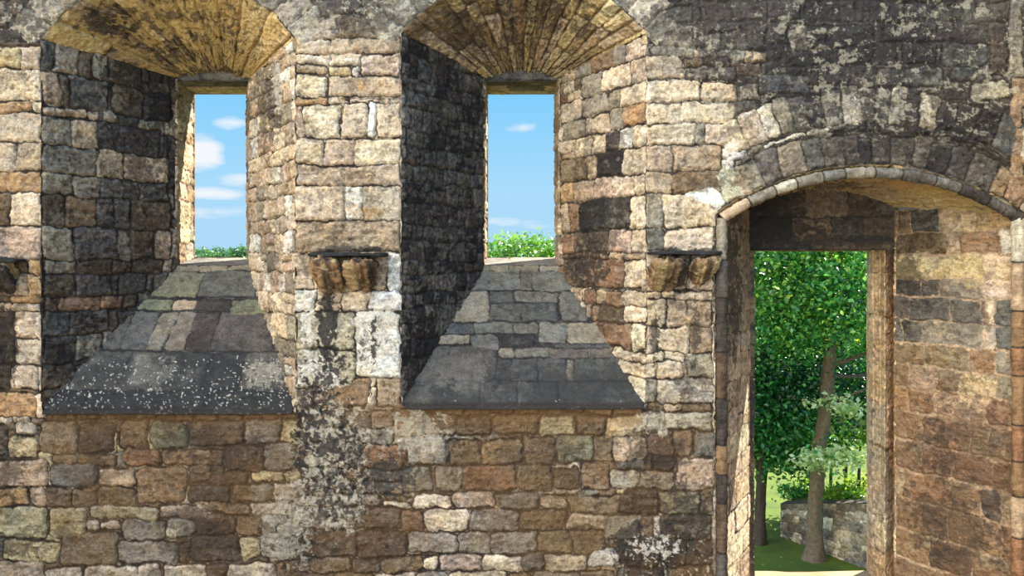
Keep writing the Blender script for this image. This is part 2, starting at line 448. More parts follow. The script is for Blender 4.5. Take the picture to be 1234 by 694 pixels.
# left pier
for r in [(-2, 19, '-60 g 7 d 30'), (20, 34, '-60 d 8 e 31'), (34, 49, '-60 e 46'), (50, 57, '-60 d 24 d 48'), (57, 82, '-60 y 23 t 50'),
          (83, 121, '-60 c 50'), (122, 135, '-60 o 36 c 50'), (136, 171, '-60 c 50'), (172, 206, '-60 c 17 t 50'), (207, 233, '-60 o 50'),
          (234, 272, '-60 b 10 c 50'), (273, 312, '-60 p 50'), (313, 332, '-60 b 8 b 33 o 50'), (332, 358, '-60 b 15 t 32 o 50'),
          (358, 366, '-60 b 10 o 50'), (367, 376, '-60 t 12 c 50'), (377, 407, '-60 d 17 c 50'), (408, 441, '-60 k 4 d 17 c 50'),
          (442, 471, '-60 d 11 c 44 c 52'), (474, 503, '-60 o 40 c 52'), (504, 513, '-60 c 12 c 33 b 52'),
          # lower wall, left
          (497, 507, '53 b 60 b 75 d 90 b 105 d 120 b 137 d 160 b 190 d 212 b 235 b 262 d 290 r 315 b 340 b 360'),
          (508, 549, '45 b 90'), (511, 547, '92 d 137'), (508, 541, '143 b 178'), (509, 540, '181 G 224'), (508, 537, '226 d 291'), (508, 536, '293 g 338 y 361'),
          (515, 550, '-60 d 7'), (512, 527, '14 c 42'), (529, 553, '8 y 42'),
          (541, 562, '148 r 194 a 270'), (538, 570, '272 d 317'), (549, 562, '62 b 92 b 140'), (556, 588, '-60 t 57'),
          (560, 587, '60 x 116'), (564, 586, '117 t 162'), (564, 607, '163 a 223'), (562, 572, '225 b 253 b 270'), (571, 587, '225 d 298'),
          (587, 606, '227 s 278'), (585, 604, '281 b 330'), (587, 611, '116 b 161'), (590, 613, '-60 o 32'), (588, 612, '33 p 53 b 83 b 114'),
          (614, 650, '-60 Y 54'), (613, 646, '57 y 101'), (611, 627, '104 Y 190'), (609, 624, '190 p 250'), (606, 620, '250 b 302 c 352'),
          (629, 640, '101 t 119 c 144'), (627, 651, '145 g 200'), (625, 648, '201 L 232'), (622, 648, '232 d 286 b 316'),
          (643, 682, '72 b 141'), (651, 676, '2 y 71'), (652, 680, '142 g 213'), (655, 678, '214 b 228'), (648, 677, '229 d 289'), (650, 676, '290 y 312'),
          (677, 702, '-60 t 53'), (684, 706, '54 c 98'), (682, 706, '100 c 165 c 191'), (680, 704, '194 c 248 d 272 c 331'),
          # under the mid pier
          (536, 568, '317 g 357'), (569, 581, '301 y 342 y 361'), (583, 604, '299 g 328 c 362'), (618, 650, '316 g 354'), (650, 675, '313 g 362'), (677, 702, '332 r 343'),
          (497, 515, '362 g 400 g 445 t 474'), (516, 534, '362 g 392 g 430 g 474'), (535, 566, '362 e 384 r 421 g 436 r 487'), (567, 580, '362 g 404 r 438 g 485'),
          (581, 597, '365 r 426 g 487'), (598, 612, '354 g 400 g 460'), (605, 613, '461 c 496'), (614, 640, '354 g 395 g 438 d 485 r 509'),
          (642, 672, '364 d 431 d 490'), (673, 691, '371 b 422 d 460 b 508 c 527'), (692, 712, '345 d 400 b 450 c 500 g 540'),
          # lower wall, middle
          (488, 500, '476 b 510 d 530 b 560 b 590 d 620 b 650 b 680 d 705 b 740 b 775'),
          (496, 527, '475 t 511'), (503, 526, '513 b 550 d 593'), (501, 525, '595 b 648'), (502, 526, '650 Y 694'), (502, 526, '696 b 731 y 775'),
          (528, 560, '488 g 538'), (531, 560, '540 b 581 a 628'), (527, 560, '630 b 671'), (527, 558, '672 G 715'), (526, 557, '716 b 740 t 781'),
          (562, 594, '485 g 521'), (561, 593, '525 g 557 r 622'), (560, 593, '624 b 666'), (564, 590, '668 d 699'), (560, 590, '701 a 735'),
          (597, 613, '497 c 543'), (594, 613, '545 p 596'), (595, 614, '597 g 649'), (598, 614, '651 t 683'), (598, 621, '685 b 749'), (622, 640, '685 t 734'),
          (614, 640, '510 c 565'), (615, 640, '567 g 625 b 683'), (641, 668, '491 g 552 g 590 g 649 b 689 b 729'),
          (669, 689, '529 p 581 c 628 x 657 c 710'), (663, 685, '711 w 745'), (690, 712, '541 c 612 b 640 g 700 b 742'),
          # lower wall, right
          (521, 551, '782 r 813 a 837'), (520, 551, '839 x 861'), (553, 566, '745 s 779'), (550, 566, '787 k 815'), (553, 591, '817 p 861'),
          (567, 590, '736 L 771 g 815'), (591, 622, '751 k 796 G 843 b 861'), (623, 652, '729 g 774 d 788 w 796 d 861'),
          (653, 684, '747 k 796 k 828 k 860'), (685, 712, '745 k 800 b 830 d 861'),
          # right pier
          (55, 66, '783 g 805 g 836'), (67, 95, '777 p 823'), (97, 122, '777 c 844'), (123, 147, '777 c 819 c 884'), (149, 175, '777 c 838 g 850 c 896'),
          (176, 207, '777 p 812 t 871'), (178, 191, '872 w 893'), (191, 207, '872 w 888'), (208, 234, '777 t 812 b 870 t 908'), (235, 274, '777 g 800 c 866'),
          (275, 303, '777 x 801 p 861'), (303, 350, '777 c 800 t 830 c 861'), (351, 360, '777 c 798 c 811 c 860'), (361, 393, '777 c 804 p 829 t 861'),
          (394, 424, '777 c 793 c 833 t 861'), (425, 436, '777 c 800 c 827'), (437, 456, '777 c 790 c 824'), (425, 456, '829 g 861'),
          (457, 487, '778 g 793 L 861'), (488, 497, '783 b 802 c 823 b 861'), (498, 519, '772 g 798 . 804 L 860'),
          # mid pier
          (0, 17, '384 e 436 g 458'), (18, 46, '372 p 407 b 474'), (47, 64, '354 c 397 c 422 t 484'), (65, 78, '354 c 399 c 433'), (66, 90, '434 p 484'),
          (79, 91, '398 y 424 w 433'), (79, 89, '354 t 396'), (91, 116, '354 c 395'), (92, 116, '397 t 484'), (117, 125, '354 o 396 c 410'),
          (126, 166, '354 p 366 c 409'), (124, 165, '411 c 441 w 452 c 484'), (168, 198, '354 c 389 p 426 c 484'), (199, 223, '358 p 484'),
          (224, 266, '354 c 416 w 436 c 484'), (267, 304, '354 t 484'), (305, 350, '354 c 376 t 420 t 466 w 484'), (351, 375, '354 w 380 . 410 c 444 w 484'),
          (376, 456, '428 w 484'), (376, 420, '355 L 427'), (421, 470, '357 L 427'), (457, 492, '386 a 444 . 455 t 484'),
          # above the door and to the right
          (8, 28, '799 e 834'), (1, 25, '845 k 884 s 925 s 966'), (3, 25, '1033 h 1092'), (5, 26, '1128 G 1162'), (2, 25, '1179 d 1217'), (30, 56, '795 g 836 d 850'), (39, 60, '852 L 871 e 900'),
          (67, 77, '825 b 851 d 880'), (78, 95, '824 e 886'), (98, 120, '845 t 888'), (31, 60, '900 k 926'), (31, 60, '953 L 976 k 999 k 1003 k 1054'),
          (28, 50, '1055 k 1090 k 1130 h 1190'), (52, 76, '1055 h 1082'), (52, 76, '1090 k 1130'), (51, 78, '1138 x 1192'), (26, 90, '1195 d 1216'),
          (62, 80, '942 k 1001'), (55, 78, '1004 k 1052'), (80, 104, '980 h 1025 e 1057 e 1092 x 1140'), (80, 95, '1149 s 1180'), (90, 113, '916 s 978'),
          (97, 119, '1173 L 1216'), (-40, 92, '1219 L 1236'), (93, 250, '1219 a 1236')]:
    R_(*r, **(dict(rnd=None, gap=.8) if r[0] > 500 else {}))


def pick_front(s, t, r):
    if t < 60:
        return r.choice(list('egxhdek')) if s < 780 else r.choice(list('khkehsx'))
    if s > 860 and t < 270:
        return r.choice(list('kkhhedh')) if s > 930 else r.choice(list('getd'))
    if t < 490:
        return r.choice(list('cctpcgw')) if 350 < s else r.choice(list('cototb'))
    return r.choice(list('bbdgagtbyc'))


fm.fill(pick_front, h=(14, 30), w=(18, 52))
fm.fields(recess=2.6, edge=2.8, mortar='m', rough=.8)
# general grime and bleaching of the lower wall, soot on the upper right
g = fbm(fm.SS / 60, fm.TT / 45, 4, 55)
fm.wash(sstep(480, 520, fm.TT) * sstep(30, 80, fm.SS) * sstep(.2, .6, g), 'z', .42)
fm.wash(sstep(115, 50, fm.TT + (g - .5) * 120) * sstep(770, 840, fm.SS), 'k', .5)
fm.wash(sstep(140, 90, fm.TT + (g - .5) * 60) * sstep(930, 1000, fm.SS), 'k', .2)
fm.wash(sstep(50, 30, fm.TT) * sstep(.35, .65, g), 'e', .5)
fm.wash(sstep(497, 490, fm.TT) * 0 + sstep(484, 490, fm.TT) * sstep(520, 500, fm.TT) * sstep(50, 60, fm.SS) * sstep(778, 768, fm.SS), 'z', .7)
for st in [(1010, 40, 250, 110, 'k', .7, 14), (1060, 140, 140, 60, 'k', .45, 9), (880, 20, 90, 50, 'h', .7, 14), (1150, 120, 70, 40, 'h', .5, 9),
           (20, 20, 60, 34, 'h', .7, 9), (430, 10, 70, 40, 'h', .6, 8), (800, 30, 50, 36, 'h', .7, 10),
           (370, 395, 12, 60, 'w', .85, 8), (450, 402, 36, 62, 'w', .78, 12), (385, 450, 38, 34, 'w', .85, 7), (395, 392, 17, 76, 'k', .93, 7, .1), (450, 405, 5, 42, 'k', .9, 6), (395, 445, 52, 50, 'k', .9, 6, -.22), (440, 420, 46, 60, 'k', .8, 4, -.46),
           (415, 475, 34, 18, 'a', .85, 12), (372, 490, 26, 40, 'k', .85, 6), (400, 535, 70, 80, 'L', .75, 6, -.1), (395, 545, 66, 100, 'k', .88, 6, -.16), (470, 575, 44, 34, 'q', .75, 6), (430, 560, 60, 70, 'n', .6, 5, -.2), (395, 600, 66, 66, 'L', .7, 6, -.12), (400, 600, 70, 70, 'k', .8, 5, -.26), (350, 650, 60, 60, 'n', .7, 5, -.25), (360, 660, 40, 40, 'n', .6, 6), (345, 640, 40, 60, 'L', .55, 5),
           (230, 645, 80, 45, 'n', .55, 12), (250, 540, 90, 40, 'n', .5, 12), (640, 545, 90, 36, 'n', .42, 10), (500, 520, 50, 40, 'L', .5, 8),
           (790, 660, 70, 48, 'k', .75, 10), (830, 620, 40, 60, 'n', .7, 9), (790, 540, 50, 60, 'n', .6, 10), (790, 660, 56, 30, 'w', .7, 4, -.3), (790, 510, 30, 20, 'L', .6, 6),
           (8, 415, 18, 70, 'n', .85, 6), (10, 560, 30, 60, 'n', .6, 5), (18, 655, 60, 22, 'n', .6, 5), (790, 410, 9, 36, 'k', .8, 5), (838, 400, 9, 60, 'n', .7, 6), (835, 460, 30, 40, 'n', .5, 7), (835, 330, 36, 30, 'n', .6, 7), (795, 200, 24, 26, 'd', .4, 6), (850, 222, 44, 12, 'd', .6, 9), (430, 210, 30, 8, 'd', .6, 6), (355, 135, 9, 14, 'a', .8, 6), (435, 103, 10, 10, 'o', .7, 6), (440, 255, 40, 12, 'o', .4, 8),
           (420, 300, 60, 6, 'q', .8, 8), (822, 302, 44, 6, 'q', .85, 8), (400, 60, 60, 16, 't', .5, 8), (890, 140, 30, 40, 'h', .4, 8)]:
    fm.stain(*st[:6], sc=st[6], bias=(st[7] if len(st) > 7 else 0))
fm.spots(sstep(150, 60, fm.TT) * sstep(780, 850, fm.SS) * .9, 'L', .78, 3.0, .3)
lic = -.025 + fbm(fm.SS / 8 + (vn(fm.SS / 3, fm.TT / 3, 881) - .5) * .9, fm.TT / 6 + (vn(fm.SS / 3, fm.TT / 3, 882) - .5) * .9, 5, 883) + (fbm(fm.SS / 45, fm.TT / 30, 3, 884) - .5) * .55
fm.wash(sstep(.60, .66, lic) * sstep(770, 830, fm.SS) * sstep(185, 150, fm.TT) * .42, 'L', 1.0)
fm.wash(sstep(.64, .68, lic) * sstep(60, 30, fm.TT) * sstep(800, 760, fm.SS) * .6, 'L', 1.0)
fm.spots(sstep(620, 660, fm.TT) * sstep(720, 760, fm.SS), 'L', .74, 3.4, .6)

x, t = fm.SS.copy(), fm.TT.copy()
o = np.full(x.shape, 1e6); gx = np.zeros_like(x); gy = np.zeros_like(x); bot = np.zeros(x.shape, bool)
for n in NICHES:
    a, b, c = n.sdf(x, t)
    m = a < o
    o = np.where(m, a, o); gx = np.where(m, b, gx); gy = np.where(m, c, gy); bot = np.where(m, t > n.bottom - 8, bot)
inside = o < 0
x2 = np.where(inside, x - o * gx, x); t2 = np.where(inside, t - o * gy, t)
oo = np.maximum(o, 0)
w = np.clip(1 - oo / 7, 0, 1) ** 2 * (~bot)
ex, et = x2 - oo * gx, t2 - oo * gy
ec = edge_c(ex, et) * w
base = W(x2 + gx * ec, np.maximum(-fm.H, -2.5) * (1 - w) + ec, t2 + gy * ec)
out = ~inside
cell = out[:-1, :-1] | out[:-1, 1:] | out[1:, :-1] | out[1:, 1:]
wall = grid_mesh('wall_front', base, fm.C, M_STONE, cell)
tag(wall, kind='structure')


# ------------------------------------------------------------------ 2. reveals, vaults, sloping sills
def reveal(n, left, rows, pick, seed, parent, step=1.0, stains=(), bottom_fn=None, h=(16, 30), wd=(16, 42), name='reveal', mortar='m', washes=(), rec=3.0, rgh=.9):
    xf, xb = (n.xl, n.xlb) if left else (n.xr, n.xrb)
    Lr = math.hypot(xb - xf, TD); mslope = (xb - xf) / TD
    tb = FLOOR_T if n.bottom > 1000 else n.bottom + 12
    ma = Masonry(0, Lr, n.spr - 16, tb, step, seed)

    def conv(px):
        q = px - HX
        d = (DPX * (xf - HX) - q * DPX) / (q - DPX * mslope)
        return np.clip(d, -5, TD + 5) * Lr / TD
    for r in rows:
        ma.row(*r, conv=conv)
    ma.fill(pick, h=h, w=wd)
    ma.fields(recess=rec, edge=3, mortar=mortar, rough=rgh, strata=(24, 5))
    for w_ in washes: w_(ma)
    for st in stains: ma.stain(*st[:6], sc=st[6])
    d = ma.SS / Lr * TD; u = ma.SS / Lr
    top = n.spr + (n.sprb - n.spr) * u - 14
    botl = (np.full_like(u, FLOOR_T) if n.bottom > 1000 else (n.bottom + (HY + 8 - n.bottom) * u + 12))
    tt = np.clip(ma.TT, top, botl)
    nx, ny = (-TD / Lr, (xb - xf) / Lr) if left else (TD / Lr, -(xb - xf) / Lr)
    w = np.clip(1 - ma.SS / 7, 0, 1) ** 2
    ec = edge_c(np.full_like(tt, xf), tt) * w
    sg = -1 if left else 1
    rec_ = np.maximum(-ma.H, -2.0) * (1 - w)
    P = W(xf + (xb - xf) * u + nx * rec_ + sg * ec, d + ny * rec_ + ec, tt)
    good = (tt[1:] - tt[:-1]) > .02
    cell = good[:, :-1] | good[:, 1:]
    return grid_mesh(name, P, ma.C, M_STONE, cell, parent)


def vault(n, seed, parent, long_w, cross, code_pick, post, step=1.1, name='vault', rec=3.2, mortar='d'):
    thm = math.asin(n.hw / n.R)
    Ls = n.R * thm; hwb = (n.xrb - n.xlb) / 2; cxb = (n.xlb + n.xrb) / 2
    Rb = (hwb * hwb + n.riseb * n.riseb) / (2 * n.riseb); tb = math.asin(min(1, hwb / Rb)); ycb = n.sprb - n.riseb + Rb
    Lv = math.hypot(TD, 60) if n is not DR else TD
    ma = Masonry(-Ls, Ls, 0, Lv, step, seed, warp=.7)
    s = -Ls
    while s < Ls:
        w_ = ma.rng.uniform(*long_w); v = -ma.rng.uniform(0, 30)
        while v < Lv:
            l = ma.rng.uniform(*cross)
            ma.rect(s, v, s + w_, v + l, code_pick(ma.rng, s, v), gap=1.0)
            v += l
        s += w_
    ma.fields(recess=rec, edge=3, mortar=mortar, rough=1.0, strata=(6, 26))
    post(ma)
    a = ma.SS / Ls; v = ma.TT / Lv
    th = a * thm
    xf = n.cx + n.R * np.sin(th); tf = n.yc - n.R * np.cos(th)
    xb = cxb + Rb * np.sin(a * tb); tbk = ycb - Rb * np.cos(a * tb)
    B = np.stack([xf + (xb - xf) * v, TD * v, tf + (tbk - tf) * v], -1)
    du = np.gradient(B, axis=1); dv = np.gradient(B, axis=0)
    N = np.cross(du, dv); N /= np.maximum(np.linalg.norm(N, axis=2), 1e-6)[..., None]
    N *= np.where(N[..., 2:] > 0, -1, 1)       # image-like t grows downwards: into the wall is up
    w = np.clip(1 - ma.TT / 7, 0, 1) ** 2
    ec = edge_c(xf, tf) * w
    rec_ = np.maximum(-ma.H, -2.) * (1 - w)
    B = B + N * rec_[..., None] + np.stack([np.sin(th) * ec, ec, -np.cos(th) * ec], -1)
    return grid_mesh(name, W(B[..., 0], B[..., 1], B[..., 2]), ma.C, M_STONE, None, parent)


def sill(n, rows, seed, parent, kout_l, kout_r, post):
    prof = [(TOUT + 2, HY - 10), (TD, HY + 1), (TD - 3, HY + 9), (0, n.bottom), (-3, n.bottom + 2), (-3, n.bottom + 6), (5, n.bottom + 7)]
    pd = np.array(prof, float); seg = np.hypot(*np.diff(pd, axis=0).T); cum = np.concatenate([[0], np.cumsum(seg)])
    ma = Masonry(n.xl - 4, n.xr + 4, 0, cum[-1], 1.3, seed, warp=.8)

    def dof(py):      # image y on the slope -> depth and arc length
        q = py - HY
        t0, t1 = prof[2][1], prof[3][1]; dd = prof[2][0]
        # t = t1 + (t0 - t1) * d / dd ; q (F + d) = F (t - HY)
        k = (t0 - t1) / dd
        d = (F * (t1 - HY) - q * F) / (q - F * k)
        return d, cum[2] + (1 - d / dd) * seg[2]
    for (y0, y1, spec) in rows:
        (d0, a0), (d1, a1), (dm, am) = dof(y0), dof(y1), dof((y0 + y1) / 2)
        ma.row(a0, a1, spec, conv=lambda px: HX + (px - HX) * (F + dm) / F)
    e = cum
    cxb = (n.xlb + n.xrb) / 2
    ma.rect(n.xlb - 8, e[0] - 4, cxb - 15, e[1], 'x'); ma.rect(cxb - 15, e[0] - 4, n.xrb + 8, e[1], 'g')
    xx = [n.xlb - 8, cxb - 18, cxb + 24, n.xrb + 8]
    for j in range(3): ma.rect(xx[j], e[1] + .5, xx[j + 1], e[2], 'g')
    ma.fill(lambda s, t, r: r.choice(list('sqxs')), h=(20, 30), w=(40, 70))
    ma.fields(recess=1.5, edge=2.6, mortar='k', rough=.5, strata=(20, 12), flecks=(.12, .3), var=.7)
    post(ma, cum, dof)
    d = np.interp(ma.TT, cum, pd[:, 0]); t = np.interp(ma.TT, cum, pd[:, 1])
    dc = np.clip(d, 0, TD)
    lf = n.xl + (n.xlb - n.xl) * dc / TD; rt = n.xr + (n.xrb - n.xr) * dc / TD
    f = np.clip((d - TD) / (TOUT - TD), 0, 1)
    lf = lf + (kout_l - n.xlb) * f - 4; rt = rt + (kout_r + 18 - n.xrb) * f + 4
    lf = np.where(d <= 0, n.xl + 2, lf); rt = np.where(d <= 0, n.xr - 2, rt)
    x = np.clip(ma.SS, lf, rt)
    k = seg[2]; nd, nt_ = (n.bottom - prof[2][1]) / k, prof[2][0] / k   # into the wall: back and down
    h = np.maximum(-ma.H, -1.5)
    ma.wash(sstep(cum[3] - 4, cum[3], ma.TT), 'n', .8)
    on = sstep(cum[1], cum[2] + 3, ma.TT) * sstep(cum[-1] - 6, cum[-1] - 14, ma.TT)
    P = W(x, d + nd * h * on, t + nt_ * h * on + h * .4 * (1 - on))
    good = (x[:, 1:] - x[:, :-1]) > .02
    return grid_mesh('sloping_sill', P, ma.C, M_STONE, good[:-1] | good[1:], parent)


def profile_strip(name, plan, t0, t1, seed, parent, pick, h=(18, 40), step=1.3, mortar='d', post=None, mat=None, recess=1.6, wd=(60, 120)):
    """vertical surface over a plan polyline of fp (x, depth) points"""
    pl = np.array(plan, float); seg = np.hypot(*np.diff(pl, axis=0).T); cum = np.concatenate([[0], np.cumsum(seg)])
    ma = Masonry(0, cum[-1], t0, t1, step, seed)
    ma.fill(pick, h=h, w=wd)
    ma.fields(recess=recess, edge=2.5, mortar=mortar, rough=.8)
    if post: post(ma)
    x = np.interp(ma.SS, cum, pl[:, 0]); d = np.interp(ma.SS, cum, pl[:, 1])
    tx = np.gradient(x, axis=1); td = np.gradient(d, axis=1); l = np.maximum(np.hypot(tx, td), 1e-6)
    return ma, x, d, tx / l, td / l


def strip_mesh(name, ma, x, d, tx, td, side, parent):
    h = np.maximum(-ma.H, -1.2) * sstep(0, 4, np.minimum(ma.SS, ma.s[-1] - ma.SS) + 1)
    nx, nd = (-td, tx) if side < 0 else (td, -tx)
    return grid_mesh(name, W(x + nx * h, d + nd * h, ma.TT), ma.C, M_STONE, None, parent)


def ceiling_strip(name, x0, x1, d0, d1, t, seed, parent, code, drop=0):
    ma = Masonry(x0, x1, d0, d1, 1.6, seed)
    ma.fill(lambda s, q, r: r.choice(list(code)), h=(30, 50), w=(40, 90))
    ma.fields(recess=1.2, rough=.6)
    return grid_mesh(name, W(ma.SS, ma.TT, t + ma.H + .5 + drop * (ma.TT - d0) / (d1 - d0)), ma.C, M_STONE, None, parent)


def face(name, x0, x1, t0, t1, d, rows, seed, parent, pick, post=None, cut=None, **kw):
    ma = Masonry(x0, x1, t0, t1, 1.4, seed)
    for r in rows: ma.row(*r)
    ma.fill(pick, **kw)
    ma.fields(recess=1.8, rough=.9, mortar='n')
    if post: post(ma)
    e = sstep(0, 4, np.minimum(ma.TT - t0, t1 - ma.TT) + .5)
    P = W(ma.SS, d + np.maximum(-ma.H, -1.) * e, ma.TT)
    return grid_mesh(name, P, ma.C, M_STONE, None, parent)


def win(name, n, rows_l, rows_r, pick_l, pick_r, srows, seed, lo, ro, vpick, vpost, vw, vc, sp, st_l=(), st_r=(), wl=(), wr=(), hl=(16, 30), wdl=(16, 42), ml='m'):
    e = empty(name, W(n.cx, 0, n.bottom), kind='structure')
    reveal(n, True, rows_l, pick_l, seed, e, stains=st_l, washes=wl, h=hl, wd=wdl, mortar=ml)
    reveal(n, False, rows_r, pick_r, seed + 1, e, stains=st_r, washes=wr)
    vault(n, seed + 2, e, vw, vc, vpick, vpost)
    sill(n, srows, seed + 3, e, lo, ro, sp)
    th = HY - 255
    # jambs: a shallow stop halfway, then out
    for side, xb, xo in ((-1, n.xlb, lo), (1, n.xrb, ro)):
        plan = [(xb + side * 3, TD - 1), (xb, TD + .5), (xb, TD + 30), (xb - side * 4, TD + 32), (xo - side * 3, TD + 48), (xo, TD + 50), (xo, TOUT + 2)]
        if side < 0:
            plan = [(xb - 3, TD - 1), (xb, TD + .5), (xb + (xo - xb) * .3, TD + 30), (xb + (xo - xb) * .3 - 2, TD + 32), (xo, TOUT + 2)]
        else:
            plan = [(xb + 3, TD - 1), (xb, TD + .5), (xb + (xo - xb) * .5, TD + 24), (xb + (xo - xb) * .55, TD + 28), (xo, TD + 45), (xo + 18, TOUT + 2)]
        a = profile_strip('jamb', plan, th - 6, HY + 8, seed + 5 + side, e, lambda s, t, r: r.choice(list('tbtcag')))
        strip_mesh('jamb', *a, side, e)
    # head: face above the light and its underside
    ma = face('lintel', n.xlb - 8, n.xrb + 8, n.sprb - n.riseb - 10, th, TD, [(n.sprb - n.riseb - 10, th + 1, f'{n.xlb-30} e {n.xrb+30}')], seed + 8, e, lambda s, t, r: 'h')
    ceiling_strip('head', n.xlb - 6, n.xrb + 6, TD - 1, TOUT + 2, th, seed + 9, e, 'ett')
    return e


rowsL1 = [(47, 83, '50 e 66 g 97 d 113 g 132 d 172'), (84, 122, '50 t 76 d 86 e 131'), (84, 122, '137 d 173 k 207'), (123, 134, '50 t 107 t 121'), (136, 171, '50 g 87 t 120 e 195'),
          (172, 206, '50 g 118 t 151 t 206'), (207, 233, '50 g 89 g 123 e 169 e 206'), (234, 272, '50 d 80 b 120 e 140 e 158 d 206'), (273, 312, '52 g 91 e 145 g 158 d 188 t 207'),
          (313, 331, '53 g 93 d 138 d 161 d 198'), (332, 357, '53 d 93 e 138 d 146 e 178'), (358, 375, '55 d 72 r 123 r 151 d 168'), (376, 406, '53 s 86 h 133 d 145'), (407, 439, '53 h 93 g 126'), (440, 469, '53 d 91'), (470, 494, '52 d 80')]
rowsR2 = [(67, 95, '698 g 723 c 757 p 777'), (97, 122, '673 c 698 g 730 g 744 c 777'), (123, 147, '676 g 704 p 733 g 748 o 777'), (149, 174, '692 c 711 c 727 h 743 w 761 c 777'),
          (175, 207, '674 b 691 b 704 t 716 k 749 c 777'), (208, 234, '674 o 689 t 714 p 736 c 762 c 777'), (235, 274, '674 t 684 r 696 k 727 h 757 c 777'), (275, 303, '676 r 690 d 705 d 731 p 759 c 777'),
          (304, 311, '676 b 700 r 730 t 777'), (312, 348, '678 d 700 r 750 c 777'), (352, 371, '702 r 715 t 729 r 748 c 777'), (372, 392, '710 t 719 d 749 c 777'), (394, 423, '725 r 758 c 777'), (425, 436, '735 c 777'), (437, 456, '742 c 777'), (457, 486, '755 L 777')]
sr1 = [(326, 357, '185 G 242 x 310'), (360, 373, '150 G 207 t 236 h 277'), (360, 380, '278 G 325'), (375, 421, '130 x 152 x 185 g 206 g 230 h 259 e 335'), (423, 469, '90 x 150 x 191 s 250 q 292 x 350'), (470, 491, '55 q 165 q 250 q 358')]
sr2 = [(325, 349, '560 x 626 x 641 x 700'), (350, 386, '540 g 588'), (350, 363, '589 s 620 x 672'), (364, 385, '589 s 629 s 672'), (350, 385, '674 x 708'), (387, 401, '530 s 571 x 618 x 649'), (387, 412, '650 x 683 g 735'),
       (402, 413, '525 g 566'), (402, 421, '567 x 600'), (402, 416, '601 q 646'), (418, 429, '600 g 620 x 662 e 708 e 742'), (415, 457, '500 e 597'), (430, 457, '598 s 616 s 648 s 682 g 692 s 758'), (458, 486, '480 s 579 s 624 s 673 s 785')]


def post_s1(ma, cum, dof):
    m = sstep(dof(405)[1], dof(440)[1], ma.TT)
    g = fbm(ma.SS / 30, ma.TT / 24, 4, 5)
    ma.wash(m * sstep(.25, .55, g), 'q', .75)
    ma.stain(155 + 20, dof(450)[1], 36, 34, 'x', .7, 9); ma.stain(310, dof(448)[1], 34, 30, 'L', .45, 5); ma.stain(345, dof(400)[1], 60, 60, 'h', .6, 10)
    ma.spots(m * .95, 'w', .74, 2.2)


def post_s2(ma, cum, dof):
    g = fbm(ma.SS / 30, ma.TT / 24, 4, 6)
    ma.wash(sstep(dof(425)[1], dof(462)[1], ma.TT) * sstep(.2, .5, g), 'q', .72)
    ma.stain(540, dof(445)[1], 70, 40, 'x', .6, 7); ma.spots(sstep(dof(465)[1], dof(485)[1], ma.TT) * .85, 'w', .78, 2.4)


def vp1(ma):
    ma.wash(np.ones_like(ma.SS) * sstep(.3, .55, fbm(ma.SS / 24, ma.TT / 30, 4, 8)), 'v', .62)
    ma.stain(-110, 40, 50, 40, 'n', .8, 12); ma.stain(-70, 110, 80, 30, 'n', .75, 10)
    ma.stain(0, 152, 200, 24, 'n', .7, 9); ma.stain(0, 70, 230, 130, 'n', .72, 11, bias=-.30); ma.stain(0, 70, 230, 130, 'v', .6, 9, bias=-.34)
    ma.C *= 1.12


def vp2(ma):
    ma.wash(np.ones_like(ma.SS) * sstep(.35, .6, fbm(ma.SS / 24, ma.TT / 30, 4, 9)), 'v', .22)
    ma.stain(0, 40, 200, 50, 'n', .5, 9, bias=-.2); ma.stain(0, 80, 230, 130, 'n', .6, 8, bias=-.36); ma.stain(-120, 70, 60, 80, 'n', .45, 8)


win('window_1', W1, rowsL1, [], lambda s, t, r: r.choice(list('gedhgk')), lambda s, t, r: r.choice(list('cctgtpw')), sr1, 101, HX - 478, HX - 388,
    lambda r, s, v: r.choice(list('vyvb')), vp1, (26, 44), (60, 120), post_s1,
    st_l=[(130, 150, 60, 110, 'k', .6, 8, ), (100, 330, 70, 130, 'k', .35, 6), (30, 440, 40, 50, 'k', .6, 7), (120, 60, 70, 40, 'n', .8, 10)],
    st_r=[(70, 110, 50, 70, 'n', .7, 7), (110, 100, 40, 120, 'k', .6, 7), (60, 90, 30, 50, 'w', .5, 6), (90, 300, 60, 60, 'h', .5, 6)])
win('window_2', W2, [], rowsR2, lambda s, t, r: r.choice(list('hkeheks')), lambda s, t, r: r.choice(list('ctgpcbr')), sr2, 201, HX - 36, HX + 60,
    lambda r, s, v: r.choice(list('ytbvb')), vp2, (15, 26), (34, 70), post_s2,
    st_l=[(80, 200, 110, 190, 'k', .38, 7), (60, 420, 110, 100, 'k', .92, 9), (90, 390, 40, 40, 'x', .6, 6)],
    st_r=[(110, 170, 30, 50, 'k', .5, 6), (80, 270, 60, 40, 'k', .6, 9), (110, 320, 60, 40, 'n', .85, 5), (80, 390, 50, 30, 'd', .6, 6)], hl=(14, 28), wdl=(14, 34), ml='n')

